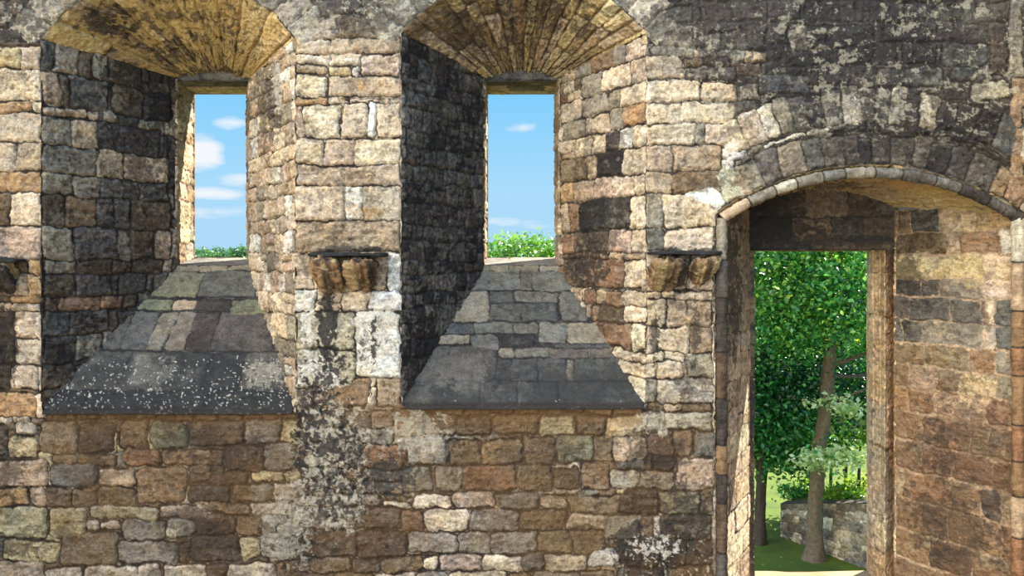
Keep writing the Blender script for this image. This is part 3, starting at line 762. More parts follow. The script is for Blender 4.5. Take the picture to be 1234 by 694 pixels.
# ------------------------------------------------------------------ 3. the doorway
door = empty('door_1', W(DR.cx, 0, FLOOR_T), kind='structure')
rowsD = [(244, 276, '1080 b 1097 e 1130 t 1175 o 1226'), (277, 304, '1078 b 1139 t 1155 r 1205 w 1226'), (306, 337, '1078 y 1124 y 1181 p 1226'), (338, 362, '1075 e 1110 e 1132 g 1181 p 1226'),
         (364, 395, '1072 e 1096 e 1145 e 1181 . 1188 c 1197 s 1226'), (396, 425, '1072 e 1086 e 1111 g 1182 c 1198 s 1226'), (427, 455, '1072 a 1113 b 1168 r 1199 g 1226'),
         (457, 487, '1072 b 1094 t 1129 b 1156 y 1200 g 1226'), (489, 520, '1072 o 1094 r 1123 t 1149 t 1189 r 1226'), (522, 560, '1074 a 1110 r 1168 a 1191 b 1226'), (562, 600, '1076 b 1109 r 1148 r 1196 r 1226'),
         (602, 640, '1078 t 1087 r 1146 a 1181 s 1206 t 1226'), (642, 682, '1078 b 1108 d 1141 a 1206 r 1226'), (684, 722, '1078 a 1119 d 1170 b 1226'), (724, 765, '1078 b 1140 r 1226')]


def dw(ma):
    g = fbm(ma.SS / 40, ma.TT / 30, 4, 15)
    ma.wash(sstep(440, 520, ma.TT) * sstep(.25, .6, g), 'r', .35)


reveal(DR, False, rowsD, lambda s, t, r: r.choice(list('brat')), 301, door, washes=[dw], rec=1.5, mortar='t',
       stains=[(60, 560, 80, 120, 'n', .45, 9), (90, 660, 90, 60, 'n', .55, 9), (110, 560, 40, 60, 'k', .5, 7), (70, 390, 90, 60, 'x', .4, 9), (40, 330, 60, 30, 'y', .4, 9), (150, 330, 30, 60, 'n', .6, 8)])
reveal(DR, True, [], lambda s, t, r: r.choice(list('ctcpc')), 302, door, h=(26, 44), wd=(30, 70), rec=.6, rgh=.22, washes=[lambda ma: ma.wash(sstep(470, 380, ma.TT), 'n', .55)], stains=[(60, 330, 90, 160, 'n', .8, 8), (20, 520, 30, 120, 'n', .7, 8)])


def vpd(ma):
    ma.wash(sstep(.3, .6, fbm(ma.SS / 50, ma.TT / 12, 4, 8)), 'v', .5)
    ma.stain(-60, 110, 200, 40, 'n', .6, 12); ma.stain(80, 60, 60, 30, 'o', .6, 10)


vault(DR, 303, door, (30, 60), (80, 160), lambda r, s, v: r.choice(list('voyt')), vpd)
TH = HY - 19


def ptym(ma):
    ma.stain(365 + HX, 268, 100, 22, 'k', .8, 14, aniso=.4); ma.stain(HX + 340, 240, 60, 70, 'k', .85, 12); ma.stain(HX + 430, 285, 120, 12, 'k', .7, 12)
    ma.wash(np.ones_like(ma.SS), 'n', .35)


xL, xR = DR.xlb, DR.xrb
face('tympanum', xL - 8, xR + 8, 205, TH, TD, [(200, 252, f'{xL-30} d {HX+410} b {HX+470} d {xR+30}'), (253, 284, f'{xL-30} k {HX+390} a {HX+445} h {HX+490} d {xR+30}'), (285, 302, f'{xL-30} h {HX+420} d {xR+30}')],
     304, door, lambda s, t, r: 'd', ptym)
ceiling_strip('head', xL - 6, xR + 6, TD - 1, TOUT + 2, TH, 305, door, 'db')
plan_r = [(fpx(1080, .866), TD - 1), (fpx(1076, .862), TD + 2), (fpx(1075, .815), TD + 36), (fpx(1066, .815), TD + 36), (fpx(1067.5, .8525), TD + 16.5), (fpx(1065, .851), TD + 18), (fpx(1061.5, .842), TD + 29), (fpx(1060.5, .838), TD + 34), (fpx(1059, .838), TD + 34),
          (fpx(1053.5, .829), TD + 46), (fpx(1052.5, .826), TD + 50), (fpx(1051, .826), TD + 50), (fpx(1046.5, .812), TD + 68), (fpx(1045, .80), TOUT), (fpx(1045, .80) + 1, TOUT + 3)]
plan_r = [(x_, (d_ if i < 4 else DPX * (1 / k_ - 1))) for i, ((x_, d_), k_) in enumerate(zip(plan_r, [.866, .862, .815, .815, .8525, .851, .842, .838, .838, .829, .826, .826, .812, .80, .797]))]


def pjr(ma):
    ma.stain(30, 560, 40, 200, 'a', .5, 14); [ma.stain(x_, 420, 2.2, 400, 'n', .3, 7) for x_ in (88, 104, 112)]  # narrow dark stripes paint the shade of vertical grooves into the jamb


a = profile_strip('jamb', plan_r, TH - 4, FLOOR_T, 306, door, lambda s, t, r: r.choice(list('jcjp')), h=(44, 72), mortar='b', post=pjr, wd=(200, 201), recess=1)
strip_mesh('jamb', *a, 1, door)
plan_l = [(xL - 3, TD - 1), (xL, TD), (fpx(911, KB), TD + 1), (fpx(911, KB), TD + 12), (fpx(911, KB) - 8, TD + 16), (fpx(911, KB) - 9, TOUT + 2)]
a = profile_strip('jamb', plan_l, TH - 4, FLOOR_T, 307, door, lambda s, t, r: r.choice(list('dbhb')), h=(26, 46), wd=(200, 201), recess=3)
strip_mesh('jamb', *a, -1, door)


# roll mouldings at the doorway's inner edge, laid in drums
def roll(name, pts, dirs, codes, r, seed):
    """pts along the moulding (fp x, d, t); one tube with joints"""
    pts = np.array(pts, float); n = len(pts)
    rr = np.random.default_rng(seed)
    L = np.concatenate([[0], np.cumsum(np.linalg.norm(np.diff(pts, axis=0), axis=1))])
    joints = [0]; cs = []
    i = 0
    while joints[-1] < L[-1]:
        joints.append(joints[-1] + rr.uniform(*dirs)); cs.append(PAL[codes[i % len(codes)]] * rr.uniform(.88, 1.12)); i += 1
    m = max(12, int(L[-1] / 1.0)); l = np.linspace(0, L[-1], m)
    Pp = np.stack([np.interp(l, L, pts[:, k]) for k in range(3)], -1)
    j = np.searchsorted(joints, l, 'right') - 1
    dj = np.min(np.abs(l[:, None] - np.array(joints)[None]), axis=1)
    rad = r * (1 - .12 * sstep(2.2, .4, dj) + (vn(j * 7.3, j * 1.1, seed) - .5) * .14 + (fbm(l / 6, l * 0, 3, seed) - .5) * .3)
    V, Q = tube(W(Pp[:, 0], Pp[:, 1], Pp[:, 2]), rad / S, 20, .10, seed)
    C = np.repeat(np.array(cs)[np.clip(j, 0, len(cs) - 1)], 20, axis=0)
    dark = np.repeat(sstep(1.6, .5, dj), 20)[:, None]
    C = C * (1 - dark) + PAL['n'] * dark
    C = np.vstack([C, C[:1], C[-1:]])
    nz = fbm(np.arange(len(C)) % 20 / 2., np.arange(len(C)) / 20 / 9., 4, seed)
    C = np.clip(C * (.2 + 1.5 * nz)[:, None], .003, .9)
    return polys(name, V, Q, C, M_STONE, door)


th_ = np.radians(np.linspace(-34.2, 34.2, 60))
roll('arch_moulding', np.stack([1049.5 + 320 * np.sin(th_), np.full(60, 2.), 528 - 320 * np.cos(th_)], -1), (26, 42), 'tgLgxgxexhehehhdbdbd', 6.6, 5)
tt_ = np.linspace(262, FLOOR_T, 40)
roll('shaft', np.stack([np.full(40, 870.5), np.full(40, 2.), tt_], -1), (34, 66), 'gehdhbhdehdhdh', 6.8, 6)
roll('shaft', np.stack([np.full(40, 1228.), np.full(40, 2.), tt_], -1), (34, 66), 'Ltararatrabt', 6.8, 7)

# ------------------------------------------------------------------ 4. outer face, wall top, floor and the hall's end walls
rects = [(W1, HX - 478, HX - 370, HY - 255, HY - 10), (W2, HX - 36, HX + 78, HY - 255, HY - 10), (DR, fpx(911, KB) - 9, fpx(1045, .80), TH, FLOOR_T)]
V = []; Fc = []


def quad(x0, x1, t0, t1, d):
    i = len(V)
    V.extend(W(np.array([x0, x1, x1, x0]), np.full(4, d), np.array([t0, t0, t1, t1])).tolist()); Fc.append((i, i + 1, i + 2, i + 3))


prev = -400
for n, a, b, t0, t1 in rects:
    quad(prev, a, -120, 1140, TOUT); quad(a, b, -120, t0, TOUT); quad(a, b, t1, 1140, TOUT); prev = b
quad(prev, 1560, -120, 1140, TOUT)
i = len(V)
V.extend(W(np.array([-400, 1560, 1560, -400]), np.array([0, 0, TOUT, TOUT]), np.full(4, -119.)).tolist()); Fc.append((i, i + 1, i + 2, i + 3))
tag(polys('wall_outside', V, Fc, np.tile(PAL['t'], (len(V), 1)), M_STONE, smooth=False), kind='structure')


def end_wall(name, x, face_dir, seed, xback):
    ma = Masonry(-1300, 4, -120, 792, 6, seed)
    ma.fill(lambda s, t, r: r.choice(list('ctcptyt')), h=(24, 44), w=(40, 110))
    ma.fields(recess=2.6)
    e = grid_mesh(name, W(x + face_dir * np.maximum(-ma.H, -3) * -1, ma.SS, ma.TT), ma.C, M_STONE)
    i = len(e.data.vertices)
    return tag(e, kind='structure')


end_wall('wall_left', -460, 1, 401, 0)
end_wall('wall_right', 1251, -1, 402, 0)
# blank masonry between the picture's left edge and the end wall
ma = Masonry(-462, -62, -120, 792, 3, 403); ma.fill(pick_front, h=(20, 36), w=(30, 80)); ma.fields()
tag(grid_mesh('wall_side', W(ma.SS, np.maximum(-ma.H, -2.), ma.TT), ma.C, M_STONE), kind='structure')

n = 60
gx_, gy_ = np.meshgrid(np.linspace(-9.9, 6, 80), np.linspace(-16, 2.03, 90))
gz_ = (fbm(gx_ * 1.5, gy_ * 1.5, 4, 8) - .5) * .05
tag(grid_mesh('floor', np.stack([gx_, gy_, gz_], -1), np.tile(PAL['c'], (90, 80, 1)), M_FLOOR), kind='structure')


# ------------------------------------------------------------------ 5. corbels
def flat_top(P, w):
    return w


def corbel(label, x0, x1, t0, t1, seed, lumps):
    xc = (x0 + x1) / 2
    e = empty('corbel', W(xc, 0, t1), label, 'corbel', 'broken corbels on the wall face')
    w_ = (x1 - x0) / 2 / S
    rock('shadow_line', W(xc, -6, t0 + 2), (w_, 15 / S, 2.4 / S), 28, 6, .02, seed, 'q', (('k', .6, .1, .5),), e, .15)  # thin dark slab, shaped and coloured as the corbel's shadow line
    for j, (a, b, ta, tb, pr, base) in enumerate(lumps):
        def taper(P, w, pr=pr):
            f = np.clip((1 - P[:, 2]) / 2, 0, 1)       # 0 top .. 1 bottom
            w = w.copy(); w[:, 1] = w[:, 1] * (1 - .55 * f) + pr / S * .45 * f; w[:, 0] *= 1 - .28 * f
            return w
        rock('bracket', W((a + b) / 2, -pr / 2 + 4, (ta + tb) / 2), ((b - a) / 2 / S, (pr / 2 + 6) / S, (tb - ta) / 2 / S), 44, 3.2, .11, seed + 5 + j, base,
             (('n', .6, .16, .55), ('y', .6, .10, .58), ('k', .75, .14, .62)), e, .16, taper)
    return e


corbel('broken stone corbel with two brown lumps on the pier between the windows', 374, 467, 305, 352, 11, [(380, 416, 312, 350, 40, 'a'), (420, 460, 311, 349, 42, 'a')])
corbel('broken stone corbel jutting out just left of the arched doorway', 779, 866, 303, 350, 12, [(780, 828, 310, 349, 44, 'b'), (829, 864, 311, 342, 30, 'b')])
corbel('dark stone corbel cut off by the left edge of the photo', -50, 30, 312, 352, 13, [(-48, -8, 318, 350, 26, 'h'), (-4, 19, 318, 352, 28, 'h')])


# ------------------------------------------------------------------ 6. outside: ground, garden wall, trees
OG = CAMZ - 7.4


def ground_z(x, y):
    r = sstep(14, 46, y) * 2.6 + sstep(40, 120, y) * 1.0
    return OG + r + (fbm(np.asarray(x) * .25, np.asarray(y) * .25, 3, 4) - .5) * .25


ys = np.concatenate([np.linspace(2.0, 40, 110), np.linspace(41, 700, 80)]); xs = np.linspace(-1, 1, 120)
YY, XX = np.meshgrid(ys, xs, indexing='ij'); XX = XX * (30 + YY * 1.1)
tag(grid_mesh('ground', np.stack([XX, YY, ground_z(XX, YY)], -1), np.tile(PAL['G'], (len(ys), 120, 1)), M_LAWN), kind='structure')
# far hill
hx = np.linspace(-2600, 1200, 90)
hz = CAMZ + 14 + 26 * fbm(hx / 500, hx * 0, 4, 21)
P = np.stack([np.stack([hx, np.full(90, 2100.), np.full(90, -30.)], -1), np.stack([hx, np.full(90, 2300.), hz * .7], -1), np.stack([hx, np.full(90, 2600.), hz], -1), np.stack([hx, np.full(90, 3200.), np.full(90, -30.)], -1)])
tag(grid_mesh('hills', P, np.tile(PAL['x'], (4, 90, 1)), M_HILL), kind='structure')


def leaves(name, blobs, n, size, cols, seed, parent, clump=.45, per=26):
    """blobs: (x,y,z,rx,ry,rz,weight); leaves hang in sprays inside them"""
    r = np.random.default_rng(seed)
    wts = np.array([b[6] for b in blobs], float); wts /= wts.sum()
    nc = n // per
    bi = r.choice(len(blobs), nc, p=wts); B = np.array([b[:6] for b in blobs])[bi]
    d = r.normal(size=(nc, 3)); d /= np.linalg.norm(d, axis=1)[:, None]
    rad = r.random(nc) ** .5
    cc = B[:, :3] + d * rad[:, None] * B[:, 3:6]
    c = np.repeat(cc, per, 0) + r.normal(size=(nc * per, 3)) * clump * np.array([1, 1, .45])
    m = len(c)
    tone = np.repeat(r.random(nc), per) * .7 + r.random(m) * .3
    cols = np.array(cols); k = np.clip(tone * (len(cols) - 1), 0, len(cols) - 1.001); i0 = k.astype(int); f = (k - i0)[:, None]
    C = cols[i0] * (1 - f) + cols[i0 + 1] * f
    C = C * r.uniform(.8, 1.2, (m, 1))
    # leaf: 6-point folded blade
    nrm = r.normal(size=(m, 3)) * np.array([.8, .8, .5]) + np.array([0, -.1, .8]); nrm /= np.linalg.norm(nrm, axis=1)[:, None]
    ax = np.cross(nrm, r.normal(size=(m, 3))); ax /= np.linalg.norm(ax, axis=1)[:, None]
    bx = np.cross(nrm, ax)
    s = size * r.uniform(.6, 1.3, (m, 1))
    p0 = c - ax * s * .55; p2 = c + ax * s * .6
    pl = c + bx * s * .36 + nrm * s * .14; pr = c - bx * s * .36 + nrm * s * .14
    V = np.stack([p0, pl, p2, pr], 1).reshape(-1, 3)
    Q = np.arange(m * 4).reshape(m, 4); Q = np.concatenate([Q[:, [0, 1, 2]], Q[:, [0, 2, 3]]])
    return mesh_arrays(name, V, Q, np.repeat(C, 4, 0), M_LEAF, parent, smooth=False)


def limb(name, pts, rad, parent, seed, code=('a', 'x'), n=16):
    pts = np.array(pts, float); rad = np.array(rad, float)
    l = np.concatenate([[0], np.cumsum(np.linalg.norm(np.diff(pts, axis=0), axis=1))]); m = max(8, int(l[-1] / .12)); q = np.linspace(0, l[-1], m)
    P = np.stack([np.interp(q, l, pts[:, k]) for k in range(3)], -1); rr = np.interp(q, l, rad)
    for _ in range(3):
        P[1:-1] = (P[:-2] + 2 * P[1:-1] + P[2:]) / 4
    V, Q = tube(P, rr, n, .16, seed)
    th = np.concatenate([np.tile(np.arange(n), m), [0, 0]]); hh = np.concatenate([np.repeat(q, n), [0, q[-1]]])
    nz = fbm(th * .9, hh * 1.6, 4, seed)
    C = PAL[code[0]] * .45 * (1 - nz[:, None]) + PAL[code[1]] * nz[:, None] * .75
    return polys(name, V, Q, np.clip(C, .003, .9), M_BARK, parent)


def at(px, py, dist):
    return np.array([(px - HX) / F * dist, dist - 8.1, CAMZ + (HY - py) / F * dist])


GREEN = [lin(16, 54, 32), lin(32, 98, 48), lin(60, 138, 62), lin(110, 172, 92), lin(178, 208, 76)]
PALE = [lin(84, 140, 50), lin(120, 168, 52), lin(156, 190, 60), lin(190, 212, 92)]

b = at(982, 676, 18.5)
tr = empty('tree', b, 'big tree with thick grey trunk standing before the garden wall', 'tree')
limb('trunk', [b + (0, 0, -.15), b + (0, 0, .12), b + (.02, 0, .45), at(982, 630, 18.5), at(984, 590, 18.5), at(987, 540, 18.5), at(995, 490, 18.5), at(999, 440, 18.5), at(1002, 400, 18.4), at(1004, 340, 18.3), at(1003, 280, 18.2), at(1000, 150, 18)],
     [.40, .28, .20, .175, .17, .165, .16, .155, .13, .11, .09, .06], tr, 3, ('a', 'g'), 22)
limb('branch', [at(1000, 440, 18.5), at(1012, 438, 18.4), at(1030, 430, 18.2), at(1060, 420, 18)], [.08, .06, .045, .03], tr, 5)
limb('branch', [at(996, 452, 18.5), at(1030, 454, 18.9), at(1070, 446, 19.3)], [.06, .045, .03], tr, 6)
limb('branch', [at(990, 500, 18.5), at(1020, 478, 18.2), at(1050, 466, 18)], [.035, .03, .02], tr, 7)
c0 = at(975, 250, 18.5)
leaves('foliage', [(*at(965, 360, 18.9), 2.2, 1.6, 1.7, 5), (*at(1010, 330, 19.5), 2.4, 1.8, 1.9, 4), (*at(960, 260, 18.8), 3.2, 2.4, 2.2, 5), (*at(1000, 365, 17.5), .8, .5, .9, 1.6), (*c0, 3.6, 3, 2.6, 4), (*at(1100, 330, 19.5), 2.2, 2, 2, 2), (*at(830, 330, 19.5), 2.2, 2, 2.2, 2)],
       36000, .12, GREEN, 31, tr)
leaves('low_foliage', [(*at(940, 465, 19.8), 1.5, 1.3, 1.0, 2.6), (*at(1035, 470, 20.4), 1.4, 1.2, 1.1, 2.2)], 8000, .12, [lin(12, 46, 30), lin(24, 76, 44), lin(44, 112, 56)], 33, tr)
leaves('leaf_spray', [(*at(985, 552, 18.0), .75, .3, .28, 3), (*at(1020, 548, 18.0), .5, .3, .3, 2), (*at(1000, 486, 18.0), .55, .3, .16, 1.2), (*at(1025, 492, 18.1), .3, .3, .14, 1)], 900, .13, [lin(130, 170, 110), lin(180, 205, 160), lin(206, 222, 190)], 32, tr, .16, 10)

b = at(916, 664, 19.6)
tr = empty('tree', b, 'slim dark trunked tree on the lawn at the left side of the doorway view', 'tree')
limb('trunk', [b + (0, 0, -.1), b + (0, 0, .2), at(916, 620, 19.6), at(918, 570, 19.6), at(919, 520, 19.7), at(922, 420, 19.8)], [.26, .17, .14, .13, .11, .08], tr, 9, ('d', 'e'))
leaves('foliage', [(*at(915, 500, 19.8), 1.5, 1.4, 1.05, 3), (*at(935, 535, 20.0), 1.0, 1, .62, 2), (*at(965, 545, 20.8), .8, .8, .5, 1.2), (*at(890, 420, 20), 2.2, 1.8, 1.6, 2)], 15000, .115, GREEN[:4], 41, tr)
# trees closing the view behind
for j, (px, py, dist, rx, rz, nn, cols, lab) in enumerate([
        (1050, 410, 34, 4.2, 3.9, 14000, GREEN[1:], 'leafy green tree behind the big trunk beyond the garden wall'),
        (940, 400, 40, 6.0, 5.2, 15000, GREEN, 'dense dark green tree furthest back in the doorway view')]):
    c = at(px, py, dist); gz = float(ground_z(c[0], c[1]))
    tr = empty('tree', (c[0], c[1], gz), lab, 'tree')
    limb('trunk', [(c[0], c[1], gz - .1), (c[0], c[1], gz + 1.2), (c[0] + .1, c[1], c[2])], [.26, .2, .1], tr, 50 + j, ('d', 'e'))
    leaves('foliage', [(c[0], c[1], c[2], rx, 2.0, rz, 3), (c[0] - 1, c[1] + .6, c[2] + 1.6, rx * .8, 2, rz * .7, 2)], nn, .2, cols, 60 + j, tr)

# garden wall
gl, gr = at(940, 660, 20.0), at(1075, 700, 17.2)
lenw = math.hypot(gr[0] - gl[0], gr[1] - gl[1]); ux, uy = (gr[0] - gl[0]) / lenw, (gr[1] - gl[1]) / lenw
bx_, by_ = -uy, ux   # away from the eye
if by_ < 0: bx_, by_ = -bx_, -by_
ma = Masonry(-50, lenw * S, 0, 200, 2.2, 501, warp=1.6)
ma.fill(lambda s, t, r: r.choice(list('gLxwxLgx')), h=(14, 30), w=(18, 50)); ma.fields(recess=3, mortar='g', rough=1.4, flecks=(.4, .2)); ma.C *= 1.15
ma.stain(20, 100, 90, 140, 'h', .6, 20); ma.stain(300, 20, 300, 30, 'h', .5, 12)
s_ = np.maximum(ma.SS, 0) / S; ret = np.minimum(ma.SS, 0) / S
f = s_ / lenw
topz = (gl[2] + (1.19) * (1 - f) + f * ((CAMZ + (HY - 607) / F * 17.2) - gl[2])); botz = np.minimum(gl[2], gr[2]) - .3
zz = topz + (botz - topz) * ma.TT / 200
h = np.maximum(-ma.H, -2) / S
P = np.stack([gl[0] + ux * s_ - bx_ * ret + bx_ * h * (ma.SS > 0) + ux * h * (ma.SS <= 0), gl[1] + uy * s_ - by_ * ret + by_ * h * (ma.SS > 0), zz], -1)
gw = empty('garden_wall', gl, 'low grey rubble retaining wall behind the big tree trunk', 'wall')
grid_mesh('stone_face', P, ma.C, M_STONE, None, gw)
# coping / earth bank behind
m = 30; q = np.linspace(0, lenw, m)
tz = gl[2] + 1.19 + (q / lenw) * ((CAMZ + (HY - 607) / F * 17.2) - gl[2] - 1.19)
rowsP = []
for o_, dz in ((0, 0), (.25, .04), (.5, .02), (.52, -2)):
    rowsP.append(np.stack([gl[0] + ux * q + bx_ * o_, gl[1] + uy * q + by_ * o_, tz + dz + (fbm(q * 2, q * 0 + o_, 3, 2) - .5) * .05], -1))
grid_mesh('coping', np.array(rowsP), np.tile(PAL['e'], (4, m, 1)), M_STONE, None, gw)
bank = []
for o_, dz in ((.5, -.02), (2.0, .05), (5, .1), (10, .0)):
    bank.append(np.stack([gl[0] + ux * (q * 1.4 - .2) + bx_ * o_, gl[1] + uy * (q * 1.4 - .2) + by_ * o_, np.maximum(tz + dz, 0 * q - 99) if o_ < 9 else ground_z(gl[0] + ux * q + bx_ * o_, gl[1] + uy * q + by_ * o_) - .1], -1))
tag(grid_mesh('bank', np.array(bank), np.tile(PAL['G'], (4, m, 1)), M_LAWN), kind='structure')


def on_wall(px, back):
    """point on the planted bank seen at image column px"""
    best = None
    for f in np.linspace(-.3, 1.3, 400):
        p = np.array([gl[0] + ux * lenw * f + bx_ * back, gl[1] + uy * lenw * f + by_ * back])
        e = abs(HX + p[0] * F / (p[1] + 8.1) - px)
        if best is None or e < best[0]:
            best = (e, p, f)
    f = best[2]
    return np.array([best[1][0], best[1][1], gl[2] + 1.19 + f * ((CAMZ + (HY - 607) / F * 17.2) - gl[2] - 1.19)])


for j, (px, back, rx, rz, cols, lab) in enumerate([
        (956, .9, .40, .32, GREEN[1:4], 'dark green shrub above the left end of the garden wall'),
        (972, 1.6, .40, .36, PALE, 'yellow green shrub between the wall end and the big trunk'),
        (1005, 1.0, .34, .22, PALE, 'small shrub on the wall just right of the big trunk'),
        (1024, 1.2, .40, .24, PALE, 'pale shrub on the wall beside the right door jamb'),
        (1040, 2.2, .5, .40, PALE[1:], 'bright yellow green bush touching the right door jamb')]):
    p = on_wall(px, back)
    sh = empty('shrub', p, lab, 'shrub', 'shrubs above the garden wall')
    leaves('foliage', [(p[0], p[1], p[2] + rz * .5, rx, rx, rz * .6, 1)], 460, .09, cols, 80 + j, sh, .12, 12)
    limb('stem', [p + (0, 0, -.1), p + (.02, 0, rz * .9)], [.03, .015], sh, 90 + j, ('d', 'e'), 8)
for j, (px, back, hh, lab) in enumerate([(1001, 2.2, .95, 'dark thin sapling trunk just right of the big trunk'), (1019, 2.4, .8, 'thin sapling in the middle of the wall top shrubs'), (1035, 2.0, .95, 'thin grey sapling nearest the right door jamb'), (958, 2.4, .85, 'thin dark sapling left of the big trunk above the wall')]):
    p = on_wall(px, back)
    sp = empty('sapling', p, lab, 'sapling', 'saplings on the bank')
    limb('trunk', [p + (0, 0, -.1), p + (.01, 0, hh * .6), p + (.05, 0, hh + .5)], [.045, .04, .03], sp, 120 + j, ('d', 'e'), 10)
    leaves('foliage', [(p[0], p[1], p[2] + hh + .5, .5, .4, .18, 1)], 420, .11, PALE[:3] if j != 3 else GREEN[:3], 130 + j, sp, .14, 12)

# tree seen in the second window, treeline in the first
c = at(632, 318, 44); gz = float(ground_z(c[0], c[1]))
tr = empty('tree', (c[0], c[1], gz), 'round bright green treetop showing above the sill of the second window', 'tree')
limb('trunk', [(c[0], c[1], gz - .1), (c[0], c[1], c[2])], [.5, .25], tr, 70)
leaves('foliage', [(c[0] + .2, c[1], c[2] - .2, 3.0, 2.4, 1.9, 4), (c[0] - 2.6, c[1], c[2] - 1.6, 2.4, 2, 1.8, 2), (c[0] + 2.2, c[1], c[2] - 1.0, 2.4, 2, 2.1, 2)], 14000, .24, [lin(56, 106, 36), lin(84, 136, 44), lin(120, 160, 56)], 71, tr)
for j, (px, top, dist, rx, lab) in enumerate([(236, 302, 150, 3.2, 'low far treetop at the left edge of the first window'), (248, 300, 172, 3.2, 'rounded far treetop second from left in the first window'), (262, 299, 138, 3.4, 'tallest rounded far treetop in the middle of the first window'),
                                           (276, 303, 160, 3.4, 'low far treetop right of the middle in the first window'), (291, 296, 126, 1.8, 'slim pointed far tree at the right edge of the first window')]):
    hgt = 6.5
    c = at(px, top, dist); gz = float(ground_z(c[0], c[1]))
    tr = empty('tree', (c[0], c[1], gz), lab, 'tree', 'far trees in the first window')
    limb('trunk', [(c[0], c[1], gz - .2), (c[0], c[1], c[2] - 1)], [.4, .15], tr, 140 + j)
    z0 = gz + 1.2; rz = (c[2] - z0) / 2
    leaves('foliage', [(c[0], c[1], z0 + rz, rx, rx, rz, 1)], 2600, .5, [lin(44, 88, 66), lin(62, 106, 72), lin(84, 124, 70)], 150 + j, tr, .6, 14)

# ------------------------------------------------------------------ 7. sky and sun
wd = bpy.data.worlds.new('sky'); scn.world = wd; wd.use_nodes = True
nt = wd.node_tree; nt.nodes.clear(); L = nt.links.new


def nd(t, **kw):
    q = nt.nodes.new(t)
    for k, v in kw.items(): setattr(q, k, v)
    return q


def math_(op, a, b=None, c=None):
    q = nd('ShaderNodeMath', operation=op)
    for i, v in enumerate((a, b, c)):
        if v is None: continue
        if isinstance(v, (int, float)): q.inputs[i].default_value = v
        else: L(v, q.inputs[i])
    return q.outputs[0]


tc = nd('ShaderNodeTexCoord'); sp_ = nd('ShaderNodeSeparateXYZ'); L(tc.outputs['Generated'], sp_.inputs[0])
X, Y, Z = sp_.outputs
hor = math_('SQRT', math_('ADD', math_('MULTIPLY', X, X), math_('MULTIPLY', Y, Y)))
elev = math_('DIVIDE', Z, math_('MAXIMUM', hor, .02))
ramp = nd('ShaderNodeValToRGB'); L(elev, ramp.inputs[0])
cr = ramp.color_ramp
cr.elements[0].position = 0; cr.elements[0].color = (*lin(176, 218, 246), 1)
cr.elements[1].position = .7; cr.elements[1].color = (*lin(60, 140, 226), 1)
e_ = cr.elements.new(.10); e_.color = (*lin(170, 220, 252), 1)
e_ = cr.elements.new(.24); e_.color = (*lin(124, 205, 252), 1)
# clouds: a layer mapped on azimuth and elevation
az = math_('ARCTAN2', X, Y)
cv = nd('ShaderNodeCombineXYZ'); L(math_('MULTIPLY', az, 7.0), cv.inputs[0]); L(math_('MULTIPLY', elev, 22.0), cv.inputs[1])
no = nd('ShaderNodeTexNoise'); no.inputs['Scale'].default_value = 1.0; no.inputs['Detail'].default_value = 7; no.inputs['Roughness'].default_value = .56
L(cv.outputs[0], no.inputs['Vector'])


def blob(a0, e0, ra, re, k):
    da = math_('DIVIDE', math_('SUBTRACT', az, a0), ra); de = math_('DIVIDE', math_('SUBTRACT', elev, e0), re)
    q = math_('ADD', math_('MULTIPLY', da, da), math_('MULTIPLY', de, de))
    return math_('MULTIPLY', math_('MAXIMUM', math_('SUBTRACT', 1.0, q), 0.0), k)


def azel(px, py):
    return math.atan2((px - HX) / F, 1), (HY - py) / math.hypot(F, px - HX)


bl = None
for px, py, rx, ry, k in [(238, 183, 40, 30, .42), (284, 215, 36, 12, .26), (247, 232, 50, 10, .28), (276, 147, 28, 15, .3), (262, 262, 64, 16, .22), (233, 135, 12, 8, .14), (626, 152, 34, 9, .3), (600, 268, 44, 12, .26), (640, 272, 40, 10, .2), (255, 195, 60, 14, .1)]:
    a_, e2 = azel(px, py)
    b_ = blob(a_, e2, rx / F, ry / F, k)
    bl = b_ if bl is None else math_('MAXIMUM', bl, b_)
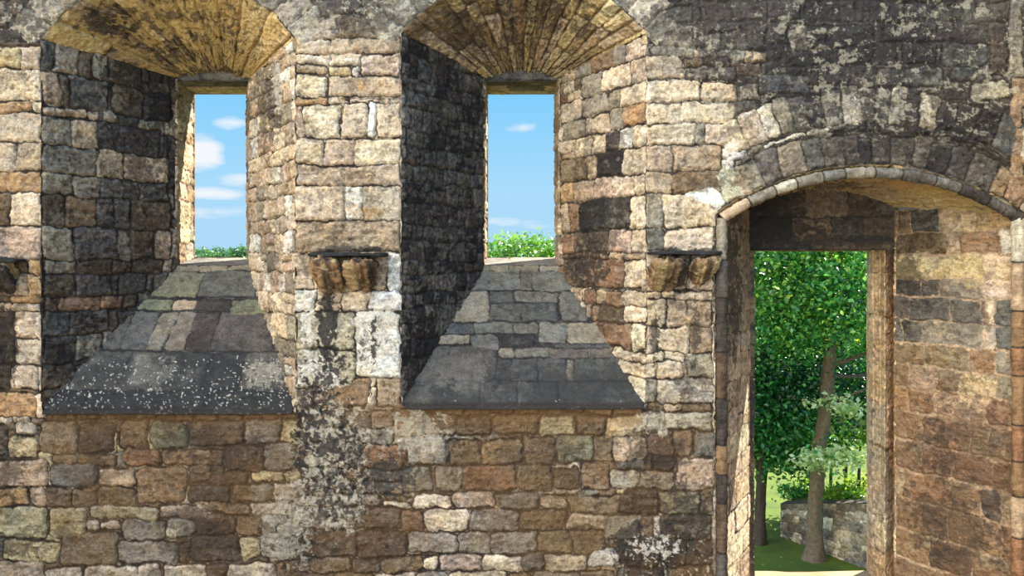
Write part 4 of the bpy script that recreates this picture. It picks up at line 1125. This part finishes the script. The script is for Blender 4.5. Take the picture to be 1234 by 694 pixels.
# broad glow added to the unseen sky behind the viewer, to light the wall
bk = nd('ShaderNodeVectorMath', operation='DOT_PRODUCT'); L(tc.outputs['Generated'], bk.inputs[0]); bk.inputs[1].default_value = tuple(np.array([-.62, -.62, .48]) / np.linalg.norm([-.62, -.62, .48]))
back_glow = math_('POWER', math_('MAXIMUM', bk.outputs['Value'], 0.0), 3.0)
dens = math_('ADD', math_('ADD', no.outputs[0], bl), math_('MULTIPLY', back_glow, .5))
cm = nd('ShaderNodeMapRange'); L(dens, cm.inputs[0]); cm.inputs[1].default_value = .66; cm.inputs[2].default_value = .86
mix = nd('ShaderNodeMix', data_type='RGBA'); L(cm.outputs[0], mix.inputs[0]); L(ramp.outputs[0], mix.inputs[6])
cc_ = nd('ShaderNodeMix', data_type='RGBA'); L(back_glow, cc_.inputs[0]); cc_.inputs[6].default_value = (*lin(244, 248, 252), 1); cc_.inputs[7].default_value = (*lin(252, 245, 232), 1); L(cc_.outputs[2], mix.inputs[7])
gain = math_('ADD', 1.0, math_('MULTIPLY', back_glow, 6.3))
bg = nd('ShaderNodeBackground'); L(mix.outputs[2], bg.inputs[0]); L(gain, bg.inputs[1])
ow = nd('ShaderNodeOutputWorld'); L(bg.outputs[0], ow.inputs[0])

sun = bpy.data.lights.new('sun', 'SUN'); sun.energy = 20; sun.angle = math.radians(.6); sun.color = (1.0, .93, .80)
so = bpy.data.objects.new('sun', sun); col0.objects.link(so)
azs = math.radians(55); s_dz = 2.0
dv = np.array([math.sin(azs), math.cos(azs), s_dz * math.cos(azs)]); dv /= np.linalg.norm(dv)
from mathutils import Vector
so.rotation_euler = Vector(tuple(dv)).to_track_quat('Z', 'Y').to_euler(); so.location = (4, 30, 40)

cam = bpy.data.cameras.new('camera'); co = bpy.data.objects.new('camera', cam); col0.objects.link(co)
cam.sensor_width = 36; cam.lens = 891 / 1234 * 36; cam.shift_y = -29 / 1234
cam.clip_end = 6000
co.location = (0, -8.1, CAMZ); co.rotation_euler = (math.pi / 2, 0, 0)
scn.camera = co
vs = scn.view_settings
vs.view_transform = 'Standard'; vs.look = 'None'; vs.exposure = 0.0; vs.gamma = 1.0; vs.use_curve_mapping = False
scn.cycles.use_denoising = True
scn.cycles.max_bounces = 8; scn.cycles.diffuse_bounces = 4
